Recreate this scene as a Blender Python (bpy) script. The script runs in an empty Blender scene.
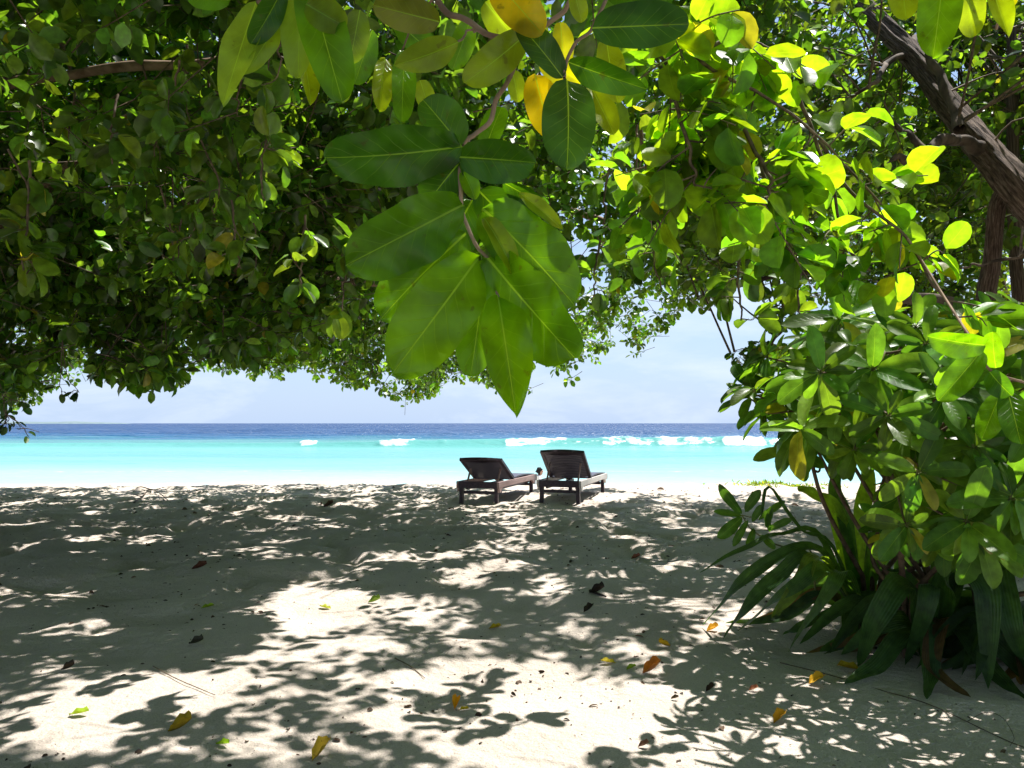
import bpy, bmesh, math, random
import numpy as np
from mathutils import Vector, Matrix

random.seed(7)
RNG = np.random.default_rng(11)
scene = bpy.context.scene
COL = scene.collection

# ------------------------------------------------------------------ camera
CAM = np.array([0.0, 0.0, 1.3])
FPX = 770.0
PITCH = math.atan2(39.2, FPX)
cd = bpy.data.cameras.new("camera")
cd.sensor_fit = 'HORIZONTAL'
cd.sensor_width = 36.0
cd.lens = 36.0 * FPX / 1024.0
cd.clip_start = 0.05
cd.clip_end = 30000.0
cam = bpy.data.objects.new("camera", cd)
cam.location = CAM
cam.rotation_euler = (math.pi / 2 + PITCH, 0, 0)
cd.dof.use_dof = False
cd.dof.focus_distance = 8.0
cd.dof.aperture_fstop = 8.0
COL.objects.link(cam)
scene.camera = cam

# ------------------------------------------------------------------ sky, sun, exposure
SUN_AZ = math.radians(46)      # to the right of straight ahead
SUN_EL = math.radians(66)
SUN = np.array([math.sin(SUN_AZ) * math.cos(SUN_EL), math.cos(SUN_AZ) * math.cos(SUN_EL), math.sin(SUN_EL)])
world = bpy.data.worlds.new("World")
scene.world = world
world.use_nodes = True
wn, wl = world.node_tree.nodes, world.node_tree.links
wn.clear()
wout = wn.new('ShaderNodeOutputWorld')
wbg = wn.new('ShaderNodeBackground')
wsky = wn.new('ShaderNodeTexSky')
wsky.sky_type = 'NISHITA'
wsky.sun_disc = False
wsky.sun_elevation = SUN_EL
wsky.sun_rotation = SUN_AZ
wsky.air_density = 1.0
wsky.dust_density = 0.6
wsky.ozone_density = 2.0
wtc = wn.new('ShaderNodeTexCoord')
wmap = wn.new('ShaderNodeMapping')
wmap.inputs['Scale'].default_value = (1.0, 1.0, 3.6)
wno = wn.new('ShaderNodeTexNoise')
wno.inputs['Scale'].default_value = 4.5
wno.inputs['Detail'].default_value = 8
wno.inputs['Roughness'].default_value = 0.62
wno.inputs['Distortion'].default_value = 0.3
wramp = wn.new('ShaderNodeValToRGB')
wramp.color_ramp.elements[0].position = 0.47
wramp.color_ramp.elements[0].color = (0, 0, 0, 1)
wramp.color_ramp.elements[1].position = 0.75
wramp.color_ramp.elements[1].color = (1, 1, 1, 1)
wmul = wn.new('ShaderNodeMath'); wmul.operation = 'MULTIPLY'; wmul.inputs[1].default_value = 0.75
wmix = wn.new('ShaderNodeMix'); wmix.data_type = 'RGBA'
wmix.inputs['B'].default_value = (5.2, 5.8, 6.8, 1)
wl.new(wtc.outputs['Generated'], wmap.inputs['Vector'])
wl.new(wmap.outputs['Vector'], wno.inputs['Vector'])
wl.new(wno.outputs['Fac'], wramp.inputs['Fac'])
wl.new(wramp.outputs['Color'], wmul.inputs[0])
wl.new(wmul.outputs[0], wmix.inputs['Factor'])
wgeo = wn.new('ShaderNodeSeparateXYZ'); wl.new(wtc.outputs['Generated'], wgeo.inputs[0])
wmr = wn.new('ShaderNodeMapRange'); wmr.inputs[1].default_value = 0.0; wmr.inputs[2].default_value = 0.5; wmr.inputs[3].default_value = 0.9; wmr.inputs[4].default_value = 0.0
wl.new(wgeo.outputs['Z'], wmr.inputs[0])
wair = wn.new('ShaderNodeMix'); wair.data_type = 'RGBA'; wair.inputs['B'].default_value = (3.2, 4.15, 5.8, 1)
wl.new(wmr.outputs[0], wair.inputs['Factor']); wl.new(wsky.outputs['Color'], wair.inputs['A']); wl.new(wair.outputs['Result'], wmix.inputs['A'])
wl.new(wmix.outputs['Result'], wbg.inputs['Color'])
wbg.inputs['Strength'].default_value = 0.08
wl.new(wbg.outputs[0], wout.inputs['Surface'])

sd = bpy.data.lights.new("sun", 'SUN')
sd.energy = 4.6
sd.angle = math.radians(0.53)
sd.color = (1.0, 0.965, 0.91)
sun = bpy.data.objects.new("sun", sd)
sun.rotation_euler = Vector(SUN).to_track_quat('Z', 'Y').to_euler()
sun.location = (5, 5, 30)
COL.objects.link(sun)

vs = scene.view_settings
vs.view_transform = 'Standard'
vs.look = 'None'
vs.gamma = 1.0
vs.exposure = 1.15
vs.use_curve_mapping = False
cy = scene.cycles
cy.max_bounces = 8
cy.diffuse_bounces = 5
cy.glossy_bounces = 2
cy.transmission_bounces = 6
cy.transparent_max_bounces = 4
cy.sample_clamp_indirect = 6.0
cy.caustics_reflective = False
cy.caustics_refractive = False
cy.use_denoising = True

# ------------------------------------------------------------------ helpers
CP, SP = math.cos(PITCH), math.sin(PITCH)


def P(px, py, D):
    """point seen at photo position (px, py) at a distance D in front of the camera"""
    X = (px - 512.0) / FPX
    Y = (384.0 - py) / FPX
    d = np.array([X, CP - Y * SP, SP + Y * CP])
    return CAM + d * (D / d[1])


def to_px(p):
    q = np.asarray(p) - CAM
    f = q[..., 1] * CP + q[..., 2] * SP
    u = -q[..., 1] * SP + q[..., 2] * CP
    f = np.where(np.abs(f) < 1e-3, 1e-3, f)
    return 512 + FPX * q[..., 0] / f, 384 - FPX * u / f, f


def _h(ix, iy, iz, seed):
    n = (ix.astype(np.int64) * 374761393 + iy.astype(np.int64) * 668265263 + iz.astype(np.int64) * 2147483647 + seed * 1274126177) & 0xffffffff
    n = ((n ^ (n >> 13)) * 1274126177) & 0xffffffff
    n = (n ^ (n >> 16)) & 0xffffffff
    return n / 4294967295.0


def noise3(x, y, z, seed=0):
    x, y, z = np.broadcast_arrays(np.asarray(x, float), np.asarray(y, float), np.asarray(z, float))
    ix, iy, iz = np.floor(x).astype(np.int64), np.floor(y).astype(np.int64), np.floor(z).astype(np.int64)
    fx, fy, fz = x - ix, y - iy, z - iz
    fx, fy, fz = fx * fx * (3 - 2 * fx), fy * fy * (3 - 2 * fy), fz * fz * (3 - 2 * fz)
    r = 0
    for a in (0, 1):
        for b in (0, 1):
            for c in (0, 1):
                w = (fx if a else 1 - fx) * (fy if b else 1 - fy) * (fz if c else 1 - fz)
                r = r + w * _h(ix + a, iy + b, iz + c, seed)
    return r


def noise2(x, y, seed=0):
    return noise3(x, y, np.zeros(1), seed)


def fbm(x, y, oct=4, seed=0, gain=0.5):
    r, a, t = 0, 1, 0
    for i in range(oct):
        r = r + a * noise2(x * 2 ** i + 17.3 * i, y * 2 ** i - 9.1 * i, seed + i)
        t += a
        a *= gain
    return r / t


def unit(v):
    return v / np.maximum(np.linalg.norm(v, axis=-1, keepdims=True), 1e-9)


def tag(o, label=None, cat=None, group=None, kind=None):
    if label: o['label'] = label
    if cat: o['category'] = cat
    if group: o['group'] = group
    if kind: o['kind'] = kind
    return o


def empty(name, loc, label, cat, group=None):
    o = bpy.data.objects.new(name, None)
    o.empty_display_size = 0.2
    o.location = loc
    COL.objects.link(o)
    tag(o, label, cat, group)
    return o


def link(name, me, mat=None, parent=None, smooth=False):
    if mat is not None and len(me.materials) == 0:
        me.materials.append(mat)
    o = bpy.data.objects.new(name, me)
    COL.objects.link(o)
    if parent is not None:
        o.parent = parent
        o.matrix_parent_inverse = Matrix.Translation(-Vector(parent.location)) if parent.type == 'EMPTY' and parent.rotation_euler.z == 0 else Matrix()
    if smooth:
        me.shade_smooth()
    return o


def np_mesh(name, verts, quads=None, tris=None):
    me = bpy.data.meshes.new(name)
    verts = np.asarray(verts, np.float32)
    nq = 0 if quads is None else len(quads)
    nt = 0 if tris is None else len(tris)
    loops = []
    if nq: loops.append(np.asarray(quads, np.int32).ravel())
    if nt: loops.append(np.asarray(tris, np.int32).ravel())
    loops = np.concatenate(loops)
    me.vertices.add(len(verts))
    me.vertices.foreach_set('co', verts.ravel())
    me.loops.add(len(loops))
    me.loops.foreach_set('vertex_index', loops)
    me.polygons.add(nq + nt)
    starts = np.concatenate([np.arange(nq) * 4, nq * 4 + np.arange(nt) * 3]).astype(np.int32)
    me.polygons.foreach_set('loop_start', starts)
    me.update(calc_edges=True)
    return me


def vcol(me, name, cols):
    a = me.attributes.new(name, 'FLOAT_COLOR', 'POINT')
    c = np.ones((len(cols), 4), np.float32)
    c[:, :3] = cols
    a.data.foreach_set('color', c.ravel())


def vvec(me, name, v):
    a = me.attributes.new(name, 'FLOAT_VECTOR', 'POINT')
    a.data.foreach_set('vector', np.asarray(v, np.float32).ravel())


# ---- leaves
def leaf_template(nu, nv, p=1.1, q=0.75):
    """grid template: u along the leaf 0..1, v across -1..1 (already scaled by the outline)"""
    us = np.linspace(0, 1, nu + 1)
    us = np.where(us > 0.5, 0.5 + 0.5 * np.sin((us - 0.5) * np.pi), us) if nu > 6 else us
    c = 0.5 ** (1 / p)
    lo = np.sqrt(np.clip(1 - ((c - us) / c) ** 2, 0, 1)) ** (0.8 + q * 0.5)
    hi = np.clip(1 - (np.abs(us - c) / (1 - c)) ** 2.0, 0, 1) ** (0.30 + 0.35 * q)
    w = np.where(us < c, lo, hi) * 0.5
    w[0] = 0.012
    w[-1] = 0.006
    vsn = np.linspace(-1, 1, nv + 1)
    U, V = np.meshgrid(us, vsn, indexing='ij')
    W = w[:, None] * V
    verts = np.stack([U.ravel(), W.ravel(), V.ravel()], 1)
    quads = []
    for i in range(nu):
        for j in range(nv):
            a = i * (nv + 1) + j
            quads.append((a, a + 1, a + nv + 2, a + nv + 1))
    return verts, np.array(quads)


T_LO = leaf_template(4, 2, 1.15, 0.7)
T_MID = leaf_template(7, 4, 1.15, 0.7)
T_OBO = leaf_template(9, 4, 1.75, 0.8)
T_OBO_LO = leaf_template(5, 2, 1.75, 0.8)


class Leaves:
    def __init__(self, tmpl):
        self.t = tmpl
        self.V, self.C, self.UV, self.Q, self.n = [], [], [], [], 0

    def add(self, base, d, nrm, L, Wd, col, curl=0.12, fold=0.15, wave=0.0):
        base = np.atleast_2d(base); N = len(base)
        d = unit(np.broadcast_to(d, (N, 3)).astype(float)); nrm = np.broadcast_to(nrm, (N, 3)).astype(float)
        nrm = unit(nrm - (nrm * d).sum(1, keepdims=True) * d)
        s = np.cross(nrm, d)
        L = np.broadcast_to(L, (N,)).astype(float); Wd = np.broadcast_to(Wd, (N,)).astype(float)
        curl = np.broadcast_to(curl, (N,)).astype(float); fold = np.broadcast_to(fold, (N,)).astype(float)
        tv, tq = self.t
        u, w, v = tv[:, 0], tv[:, 1], tv[:, 2]
        k = len(tv)
        # bend along the leaf as an arc
        th = curl[:, None] * 2.2 * u[None]
        c2 = curl[:, None] * 2.2 + 1e-6
        along = np.sin(th) / c2
        down = -(1 - np.cos(th)) / c2
        W = w[None] * Wd[:, None]
        bnd = RNG.normal(0, 0.035, N)[:, None] * L[:, None] * u[None] ** 2
        up = np.abs(W) * fold[:, None] * 2
        if wave:
            ph = RNG.uniform(0, 6.28, N)[:, None]
            up = up + wave * L[:, None] * 0.06 * np.sin(u[None] * 13 + v[None] * 1.3 + ph) * (np.abs(v[None]))
        pos = (base[:, None] + d[:, None] * (along * L[:, None])[..., None] + s[:, None] * (W + bnd)[..., None]
               + nrm[:, None] * (down * L[:, None] + up)[..., None])
        self.V.append(pos.reshape(-1, 3))
        col = np.broadcast_to(np.atleast_2d(col), (N, 3))
        self.C.append(np.repeat(col, k, 0))
        uv = np.empty((N, k, 3)); uv[..., 0] = u; uv[..., 1] = v; uv[..., 2] = np.abs(w)
        self.UV.append(uv.reshape(-1, 3))
        off = self.n + np.arange(N)[:, None, None] * k
        self.Q.append((tq[None] + off).reshape(-1, 4))
        self.n += N * k

    def build(self, name, mat, parent=None, smooth=True):
        V = np.concatenate(self.V)
        me = np_mesh(name, V, np.concatenate(self.Q))
        vcol(me, 'tint', np.concatenate(self.C))
        vvec(me, 'leafuv', np.concatenate(self.UV))
        return link(name, me, mat, parent, smooth)


def tubes(paths, sides=6):
    """paths: list of (points (n,3), radii (n,)) -> verts, quads"""
    VV, QQ, n = [], [], 0
    for pts, rad in paths:
        pts = np.asarray(pts, float)
        rad = np.broadcast_to(rad, (len(pts),))
        t = unit(np.gradient(pts, axis=0))
        ref = np.array([0.13, 0.21, 0.97]) if abs(t[0][2]) < 0.8 else np.array([0.95, 0.21, 0.13])
        a = unit(np.cross(t, ref)); b = np.cross(t, a)
        ang = np.arange(sides) * 2 * np.pi / sides
        ring = pts[:, None] + rad[:, None, None] * (a[:, None] * np.cos(ang)[None, :, None] + b[:, None] * np.sin(ang)[None, :, None])
        m = len(pts)
        VV.append(ring.reshape(-1, 3))
        i, j = np.meshgrid(np.arange(m - 1), np.arange(sides), indexing='ij')
        j2 = (j + 1) % sides
        QQ.append(np.stack([i * sides + j, i * sides + j2, (i + 1) * sides + j2, (i + 1) * sides + j], -1).reshape(-1, 4) + n)
        n += m * sides
    return np.concatenate(VV), np.concatenate(QQ)


def crv(ctrl, n=24):
    """smooth line through control points (Catmull-Rom)"""
    c = np.asarray(ctrl, float)
    c = np.vstack([2 * c[0] - c[1], c, 2 * c[-1] - c[-2]])
    seg = len(c) - 3
    out = []
    for t in np.linspace(0, seg - 1e-6, n):
        i = int(t); f = t - i
        p0, p1, p2, p3 = c[i:i + 4]
        out.append(0.5 * ((2 * p1) + (-p0 + p2) * f + (2 * p0 - 5 * p1 + 4 * p2 - p3) * f * f + (-p0 + 3 * p1 - 3 * p2 + p3) * f ** 3))
    return np.array(out)


def limb_path(ctrl, r0, r1, n=24, wob=0.03, seed=1):
    pts = crv(ctrl, n)
    s = np.linspace(0, 1, n)
    for k in range(3):
        pts[:, k] += wob * (noise2(s * n / 4.0, np.full(n, k * 7.7), seed) - 0.5) * 2 * (0.3 + s)
    return pts, r0 + (r1 - r0) * s


def bark_trunk(name, ctrl, r0, r1, mat, parent, n=120, sides=40, ridge=0.16, seed=3, flare=0.0):
    pts = crv(ctrl, n)
    s = np.linspace(0, 1, n)
    t = unit(np.gradient(pts, axis=0))
    a = unit(np.cross(t, np.array([0.1, 0.9, 0.15]))); b = np.cross(t, a)
    ang = np.arange(sides) * 2 * np.pi / sides
    L = np.linalg.norm(np.diff(pts, axis=0), axis=1).sum()
    A, S = np.meshgrid(ang, s * L, indexing='xy')
    tw = A + 0.35 * S
    rr = (r0 + (r1 - r0) * s)[:, None]
    nz = noise3(np.cos(tw) * 3.2, np.sin(tw) * 3.2, S * 1.3, seed) * 0.6 + noise3(np.cos(tw) * 7, np.sin(tw) * 7, S * 3.5, seed + 5) * 0.4
    lump = noise3(np.cos(A) * 1.2, np.sin(A) * 1.2, S * 1.1, seed + 9) - 0.5
    rr = rr * (1 + ridge * (nz - 0.5) * 2 + 0.22 * lump + flare * np.exp(-s * 10)[:, None])
    V = pts[:, None] + rr[..., None] * (a[:, None] * np.cos(ang)[None, :, None] + b[:, None] * np.sin(ang)[None, :, None])
    i, j = np.meshgrid(np.arange(n - 1), np.arange(sides), indexing='ij')
    j2 = (j + 1) % sides
    Q = np.stack([i * sides + j, i * sides + j2, (i + 1) * sides + j2, (i + 1) * sides + j], -1).reshape(-1, 4)
    me = np_mesh(name, V.reshape(-1, 3), Q)
    vvec(me, 'bark', np.stack([np.cos(tw) * 2.4, np.sin(tw) * 2.4, S * 1.6], -1).reshape(-1, 3))
    return link(name, me, M_TRUNK, parent, True)


# ------------------------------------------------------------------ materials
def new_mat(name):
    m = bpy.data.materials.new(name); m.use_nodes = True
    nt = m.node_tree; nt.nodes.clear()
    return m, nt.nodes, nt.links


def leaf_mat(name, trans=0.42, rough=0.36, veins=False, tcol=(3.4, 3.3, 0.7), spots=0.0, spec=0.5, vein_amt=0.55):
    m, n, l = new_mat(name)
    out = n.new('ShaderNodeOutputMaterial')
    pb = n.new('ShaderNodeBsdfPrincipled')
    tr = n.new('ShaderNodeBsdfTranslucent')
    mx = n.new('ShaderNodeMixShader'); mx.inputs[0].default_value = trans
    at = n.new('ShaderNodeAttribute'); at.attribute_name = 'tint'
    col = at.outputs['Color']
    tc = n.new('ShaderNodeTexCoord')
    nz = n.new('ShaderNodeTexNoise'); nz.inputs['Scale'].default_value = 22; nz.inputs['Detail'].default_value = 3
    l.new(tc.outputs['Object'], nz.inputs['Vector'])
    rmp = n.new('ShaderNodeMapRange'); rmp.inputs[1].default_value = 0.3; rmp.inputs[2].default_value = 0.7
    rmp.inputs[3].default_value = 0.68; rmp.inputs[4].default_value = 1.32
    l.new(nz.outputs['Fac'], rmp.inputs[0])
    vm = n.new('ShaderNodeVectorMath'); vm.operation = 'SCALE'
    l.new(col, vm.inputs[0]); l.new(rmp.outputs[0], vm.inputs['Scale'])
    col = vm.outputs[0]
    if veins:
        uv = n.new('ShaderNodeAttribute'); uv.attribute_name = 'leafuv'
        sx = n.new('ShaderNodeSeparateXYZ'); l.new(uv.outputs['Vector'], sx.inputs[0])
        ab = n.new('ShaderNodeMath'); ab.operation = 'ABSOLUTE'; l.new(sx.outputs['Y'], ab.inputs[0])
        def M(op, a, b=None, c=None):
            x = n.new('ShaderNodeMath'); x.operation = op
            for i, v in enumerate((a, b, c)):
                if v is None: continue
                if isinstance(v, (int, float)): x.inputs[i].default_value = v
                else: l.new(v, x.inputs[i])
            return x.outputs[0]
        wdt = M('SUBTRACT', 0.021, M('MULTIPLY', sx.outputs['X'], 0.013))
        mid = M('MULTIPLY', M('SUBTRACT', wdt, sx.outputs['Z']), 140.0)
        mid = M('MINIMUM', M('MAXIMUM', mid, 0.0), 1.0)
        ph = M('SUBTRACT', M('MULTIPLY', sx.outputs['X'], 8.0), M('MULTIPLY', M('POWER', ab.outputs[0], 0.8), 2.0))
        ph = M('ADD', ph, M('MULTIPLY', nz.outputs['Fac'], 0.5))
        tri = M('ABSOLUTE', M('SUBTRACT', M('FRACT', ph), 0.5))
        side = M('MAXIMUM', M('MULTIPLY', M('SUBTRACT', 0.045, tri), 24.0), 0.0)
        side = M('MULTIPLY', side, M('SUBTRACT', 1.0, ab.outputs[0]))
        v = M('MAXIMUM', mid, M('MULTIPLY', side, 0.5))
        v = M('MULTIPLY', v, vein_amt)
        mc = n.new('ShaderNodeMix'); mc.data_type = 'RGBA'
        mc.inputs['B'].default_value = (0.24, 0.36, 0.06, 1)
        l.new(v, mc.inputs['Factor']); l.new(col, mc.inputs['A'])
        col = mc.outputs['Result']
        bp = n.new('ShaderNodeBump'); bp.inputs['Strength'].default_value = 0.55; bp.inputs['Distance'].default_value = 0.004
        l.new(M('ADD', M('MULTIPLY', v, -1.0), M('MULTIPLY', nz.outputs['Fac'], 0.6)), bp.inputs['Height'])
        l.new(bp.outputs[0], pb.inputs['Normal'])
    if spots:
        n2 = n.new('ShaderNodeTexNoise'); n2.inputs['Scale'].default_value = 60; n2.inputs['Detail'].default_value = 4
        l.new(tc.outputs['Object'], n2.inputs['Vector'])
        r2 = n.new('ShaderNodeMapRange'); r2.inputs[1].default_value = 0.66; r2.inputs[2].default_value = 0.72
        r2.inputs[3].default_value = 0; r2.inputs[4].default_value = spots
        l.new(n2.outputs['Fac'], r2.inputs[0])
        mc = n.new('ShaderNodeMix'); mc.data_type = 'RGBA'; mc.inputs['B'].default_value = (0.05, 0.03, 0.01, 1)
        l.new(r2.outputs[0], mc.inputs['Factor']); l.new(col, mc.inputs['A']); col = mc.outputs['Result']
    l.new(col, pb.inputs['Base Color'])
    pb.inputs['Roughness'].default_value = rough
    pb.inputs['Specular IOR Level'].default_value = spec
    v2 = n.new('ShaderNodeVectorMath'); v2.operation = 'MULTIPLY'; v2.inputs[1].default_value = tcol
    l.new(col, v2.inputs[0]); l.new(v2.outputs[0], tr.inputs['Color'])
    l.new(pb.outputs[0], mx.inputs[1]); l.new(tr.outputs[0], mx.inputs[2])
    l.new(mx.outputs[0], out.inputs['Surface'])
    return m


def rough_mat(name, c1, c2, scale=6.0, stretch=(1, 1, 0.25), rough=0.85, bump=0.6, dist=0.01, detail=6, spec=0.3):
    m, n, l = new_mat(name)
    out = n.new('ShaderNodeOutputMaterial'); pb = n.new('ShaderNodeBsdfPrincipled')
    tc = n.new('ShaderNodeTexCoord'); mp = n.new('ShaderNodeMapping'); mp.inputs['Scale'].default_value = stretch
    nz = n.new('ShaderNodeTexNoise'); nz.inputs['Scale'].default_value = scale; nz.inputs['Detail'].default_value = detail
    l.new(tc.outputs['Object'], mp.inputs[0]); l.new(mp.outputs[0], nz.inputs['Vector'])
    r = n.new('ShaderNodeValToRGB'); r.color_ramp.elements[0].color = (*c1, 1); r.color_ramp.elements[1].color = (*c2, 1)
    r.color_ramp.elements[0].position = 0.35; r.color_ramp.elements[1].position = 0.68
    l.new(nz.outputs['Fac'], r.inputs[0]); l.new(r.outputs[0], pb.inputs['Base Color'])
    bp = n.new('ShaderNodeBump'); bp.inputs['Strength'].default_value = bump; bp.inputs['Distance'].default_value = dist
    l.new(nz.outputs['Fac'], bp.inputs['Height']); l.new(bp.outputs[0], pb.inputs['Normal'])
    pb.inputs['Roughness'].default_value = rough; pb.inputs['Specular IOR Level'].default_value = spec
    l.new(pb.outputs[0], out.inputs['Surface'])
    return m


M_CANOPY = leaf_mat("canopy_leaf", trans=0.42, rough=0.30, spec=0.5)
M_SUNNY = leaf_mat("sunlit_leaf", trans=0.62, rough=0.38, spec=0.4, veins=True, vein_amt=0.2, tcol=(4.1, 4.1, 0.5))  # lit copy of the crown leaf, sun glow boosted in its translucent colour
M_HERO = leaf_mat("hero_leaf", trans=0.5, rough=0.26, veins=True, spots=0.45, spec=0.32, vein_amt=0.6, tcol=(3.9, 3.9, 0.4))
M_SHRUB = leaf_mat("shrub_leaf", trans=0.45, rough=0.36, veins=True, vein_amt=0.35, spec=0.28, tcol=(2.9, 3.0, 0.6))
M_STRAP = leaf_mat("strap_leaf", trans=0.42, rough=0.38, spec=0.3)
_nt = M_STRAP.node_tree
_u = _nt.nodes.new('ShaderNodeAttribute'); _u.attribute_name = 'leafuv'
_sp = _nt.nodes.new('ShaderNodeSeparateXYZ'); _nt.links.new(_u.outputs['Vector'], _sp.inputs[0])
_m = _nt.nodes.new('ShaderNodeMath'); _m.operation = 'MULTIPLY'; _m.inputs[1].default_value = 26.0; _nt.links.new(_sp.outputs['Y'], _m.inputs[0])
_s = _nt.nodes.new('ShaderNodeMath'); _s.operation = 'SINE'; _nt.links.new(_m.outputs[0], _s.inputs[0])
_b = _nt.nodes.new('ShaderNodeBump'); _b.inputs['Strength'].default_value = 0.6; _b.inputs['Distance'].default_value = 0.003
_nt.links.new(_s.outputs[0], _b.inputs['Height'])
_p = [x for x in _nt.nodes if x.type == 'BSDF_PRINCIPLED'][0]
_nt.links.new(_b.outputs[0], _p.inputs['Normal'])
M_LITTER = leaf_mat("litter_leaf", trans=0.2, rough=0.7, spots=0.6, tcol=(1.3, 1.2, 0.8), spec=0.2)
M_BARK = rough_mat("bark", (0.035, 0.024, 0.018), (0.16, 0.115, 0.085), 9, (1, 1, 0.35), 0.9, 0.8, 0.02)
M_TWIG = rough_mat("twig_bark", (0.06, 0.042, 0.028), (0.19, 0.14, 0.09), 30, (1, 1, 1), 0.8, 0.3, 0.002)
M_PALE_BARK = rough_mat("pale_bark", (0.16, 0.10, 0.065), (0.36, 0.25, 0.17), 14, (0.5, 1, 1), 0.8, 0.5, 0.006)
M_STEM = rough_mat("green_stem", (0.10, 0.13, 0.03), (0.20, 0.19, 0.07), 30, (1, 1, 1), 0.6, 0.2, 0.002)
def trunk_mat():
    m, n, l = new_mat("furrowed_bark")
    out = n.new('ShaderNodeOutputMaterial'); pb = n.new('ShaderNodeBsdfPrincipled')
    at = n.new('ShaderNodeAttribute'); at.attribute_name = 'bark'
    a = n.new('ShaderNodeTexNoise'); a.inputs['Scale'].default_value = 3.0; a.inputs['Detail'].default_value = 7; a.inputs['Roughness'].default_value = 0.68; a.inputs['Distortion'].default_value = 0.4
    b = n.new('ShaderNodeTexNoise'); b.inputs['Scale'].default_value = 0.8; b.inputs['Detail'].default_value = 3
    l.new(at.outputs['Vector'], a.inputs['Vector']); l.new(at.outputs['Vector'], b.inputs['Vector'])
    r_ = n.new('ShaderNodeValToRGB'); e = r_.color_ramp.elements
    e[0].position = 0.36; e[0].color = (0.035, 0.024, 0.018, 1); e[1].position = 0.66; e[1].color = (0.26, 0.19, 0.15, 1)
    k = e.new(0.5); k.color = (0.115, 0.075, 0.056, 1)
    l.new(a.outputs['Fac'], r_.inputs[0])
    mr = n.new('ShaderNodeMapRange'); mr.inputs[3].default_value = 0.7; mr.inputs[4].default_value = 1.35; l.new(b.outputs['Fac'], mr.inputs[0])
    v = n.new('ShaderNodeVectorMath'); v.operation = 'SCALE'; l.new(r_.outputs[0], v.inputs[0]); l.new(mr.outputs[0], v.inputs['Scale'])
    l.new(v.outputs[0], pb.inputs['Base Color'])
    bp = n.new('ShaderNodeBump'); bp.inputs['Strength'].default_value = 1.0; bp.inputs['Distance'].default_value = 0.035
    l.new(a.outputs['Fac'], bp.inputs['Height']); l.new(bp.outputs[0], pb.inputs['Normal'])
    pb.inputs['Roughness'].default_value = 0.85; pb.inputs['Specular IOR Level'].default_value = 0.25
    l.new(pb.outputs[0], out.inputs['Surface'])
    return m


M_TRUNK = trunk_mat()
M_WOOD = rough_mat("dark_wood", (0.030, 0.022, 0.030), (0.075, 0.052, 0.066), 25, (1, 0.1, 1), 0.42, 0.25, 0.002)


def sand_mat():
    m, n, l = new_mat("sand")
    out = n.new('ShaderNodeOutputMaterial'); pb = n.new('ShaderNodeBsdfPrincipled')
    tc = n.new('ShaderNodeTexCoord')
    a = n.new('ShaderNodeTexNoise'); a.inputs['Scale'].default_value = 1.3; a.inputs['Detail'].default_value = 6
    b = n.new('ShaderNodeTexNoise'); b.inputs['Scale'].default_value = 160; b.inputs['Detail'].default_value = 4; b.inputs['Roughness'].default_value = 0.7
    c = n.new('ShaderNodeTexNoise'); c.inputs['Scale'].default_value = 15; c.inputs['Detail'].default_value = 8; c.inputs['Roughness'].default_value = 0.65
    for x in (a, b, c): l.new(tc.outputs['Object'], x.inputs['Vector'])
    r = n.new('ShaderNodeValToRGB')
    r.color_ramp.elements[0].position = 0.3; r.color_ramp.elements[0].color = (0.56, 0.485, 0.415, 1)
    r.color_ramp.elements[1].position = 0.7; r.color_ramp.elements[1].color = (0.71, 0.62, 0.54, 1)
    l.new(a.outputs['Fac'], r.inputs[0])
    g = n.new('ShaderNodeMapRange'); g.inputs[1].default_value = 0.32; g.inputs[2].default_value = 0.62; g.inputs[3].default_value = 0.72; g.inputs[4].default_value = 1.08
    l.new(b.outputs['Fac'], g.inputs[0])
    sc = n.new('ShaderNodeVectorMath'); sc.operation = 'SCALE'
    l.new(r.outputs[0], sc.inputs[0]); l.new(g.outputs[0], sc.inputs['Scale'])
    # dark specks of shell and bark
    v = n.new('ShaderNodeTexVoronoi'); v.inputs['Scale'].default_value = 30; v.inputs['Randomness'].default_value = 1
    l.new(tc.outputs['Object'], v.inputs['Vector'])
    lt = n.new('ShaderNodeMapRange'); lt.inputs[1].default_value = 0.07; lt.inputs[2].default_value = 0.12; lt.inputs[3].default_value = 0.65; lt.inputs[4].default_value = 0.0
    l.new(v.outputs['Distance'], lt.inputs[0])
    d = n.new('ShaderNodeTexNoise'); d.inputs['Scale'].default_value = 3.1
    l.new(tc.outputs['Object'], d.inputs['Vector'])
    dm = n.new('ShaderNodeMapRange'); dm.inputs[1].default_value = 0.38; dm.inputs[2].default_value = 0.55
    l.new(d.outputs['Fac'], dm.inputs[0])
    mm = n.new('ShaderNodeMath'); mm.operation = 'MULTIPLY'; l.new(lt.outputs[0], mm.inputs[0]); l.new(dm.outputs[0], mm.inputs[1])
    mc = n.new('ShaderNodeMix'); mc.data_type = 'RGBA'; mc.inputs['B'].default_value = (0.14, 0.10, 0.07, 1)
    l.new(mm.outputs[0], mc.inputs['Factor']); l.new(sc.outputs[0], mc.inputs['A'])
    l.new(mc.outputs['Result'], pb.inputs['Base Color'])
    b1 = n.new('ShaderNodeBump'); b1.inputs['Strength'].default_value = 0.9; b1.inputs['Distance'].default_value = 0.055
    l.new(c.outputs['Fac'], b1.inputs['Height'])
    b2 = n.new('ShaderNodeBump'); b2.inputs['Strength'].default_value = 0.5; b2.inputs['Distance'].default_value = 0.004
    l.new(b.outputs['Fac'], b2.inputs['Height']); l.new(b1.outputs[0], b2.inputs['Normal'])
    l.new(b2.outputs[0], pb.inputs['Normal'])
    pb.inputs['Roughness'].default_value = 0.95; pb.inputs['Specular IOR Level'].default_value = 0.15
    l.new(pb.outputs[0], out.inputs['Surface'])
    return m


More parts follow.
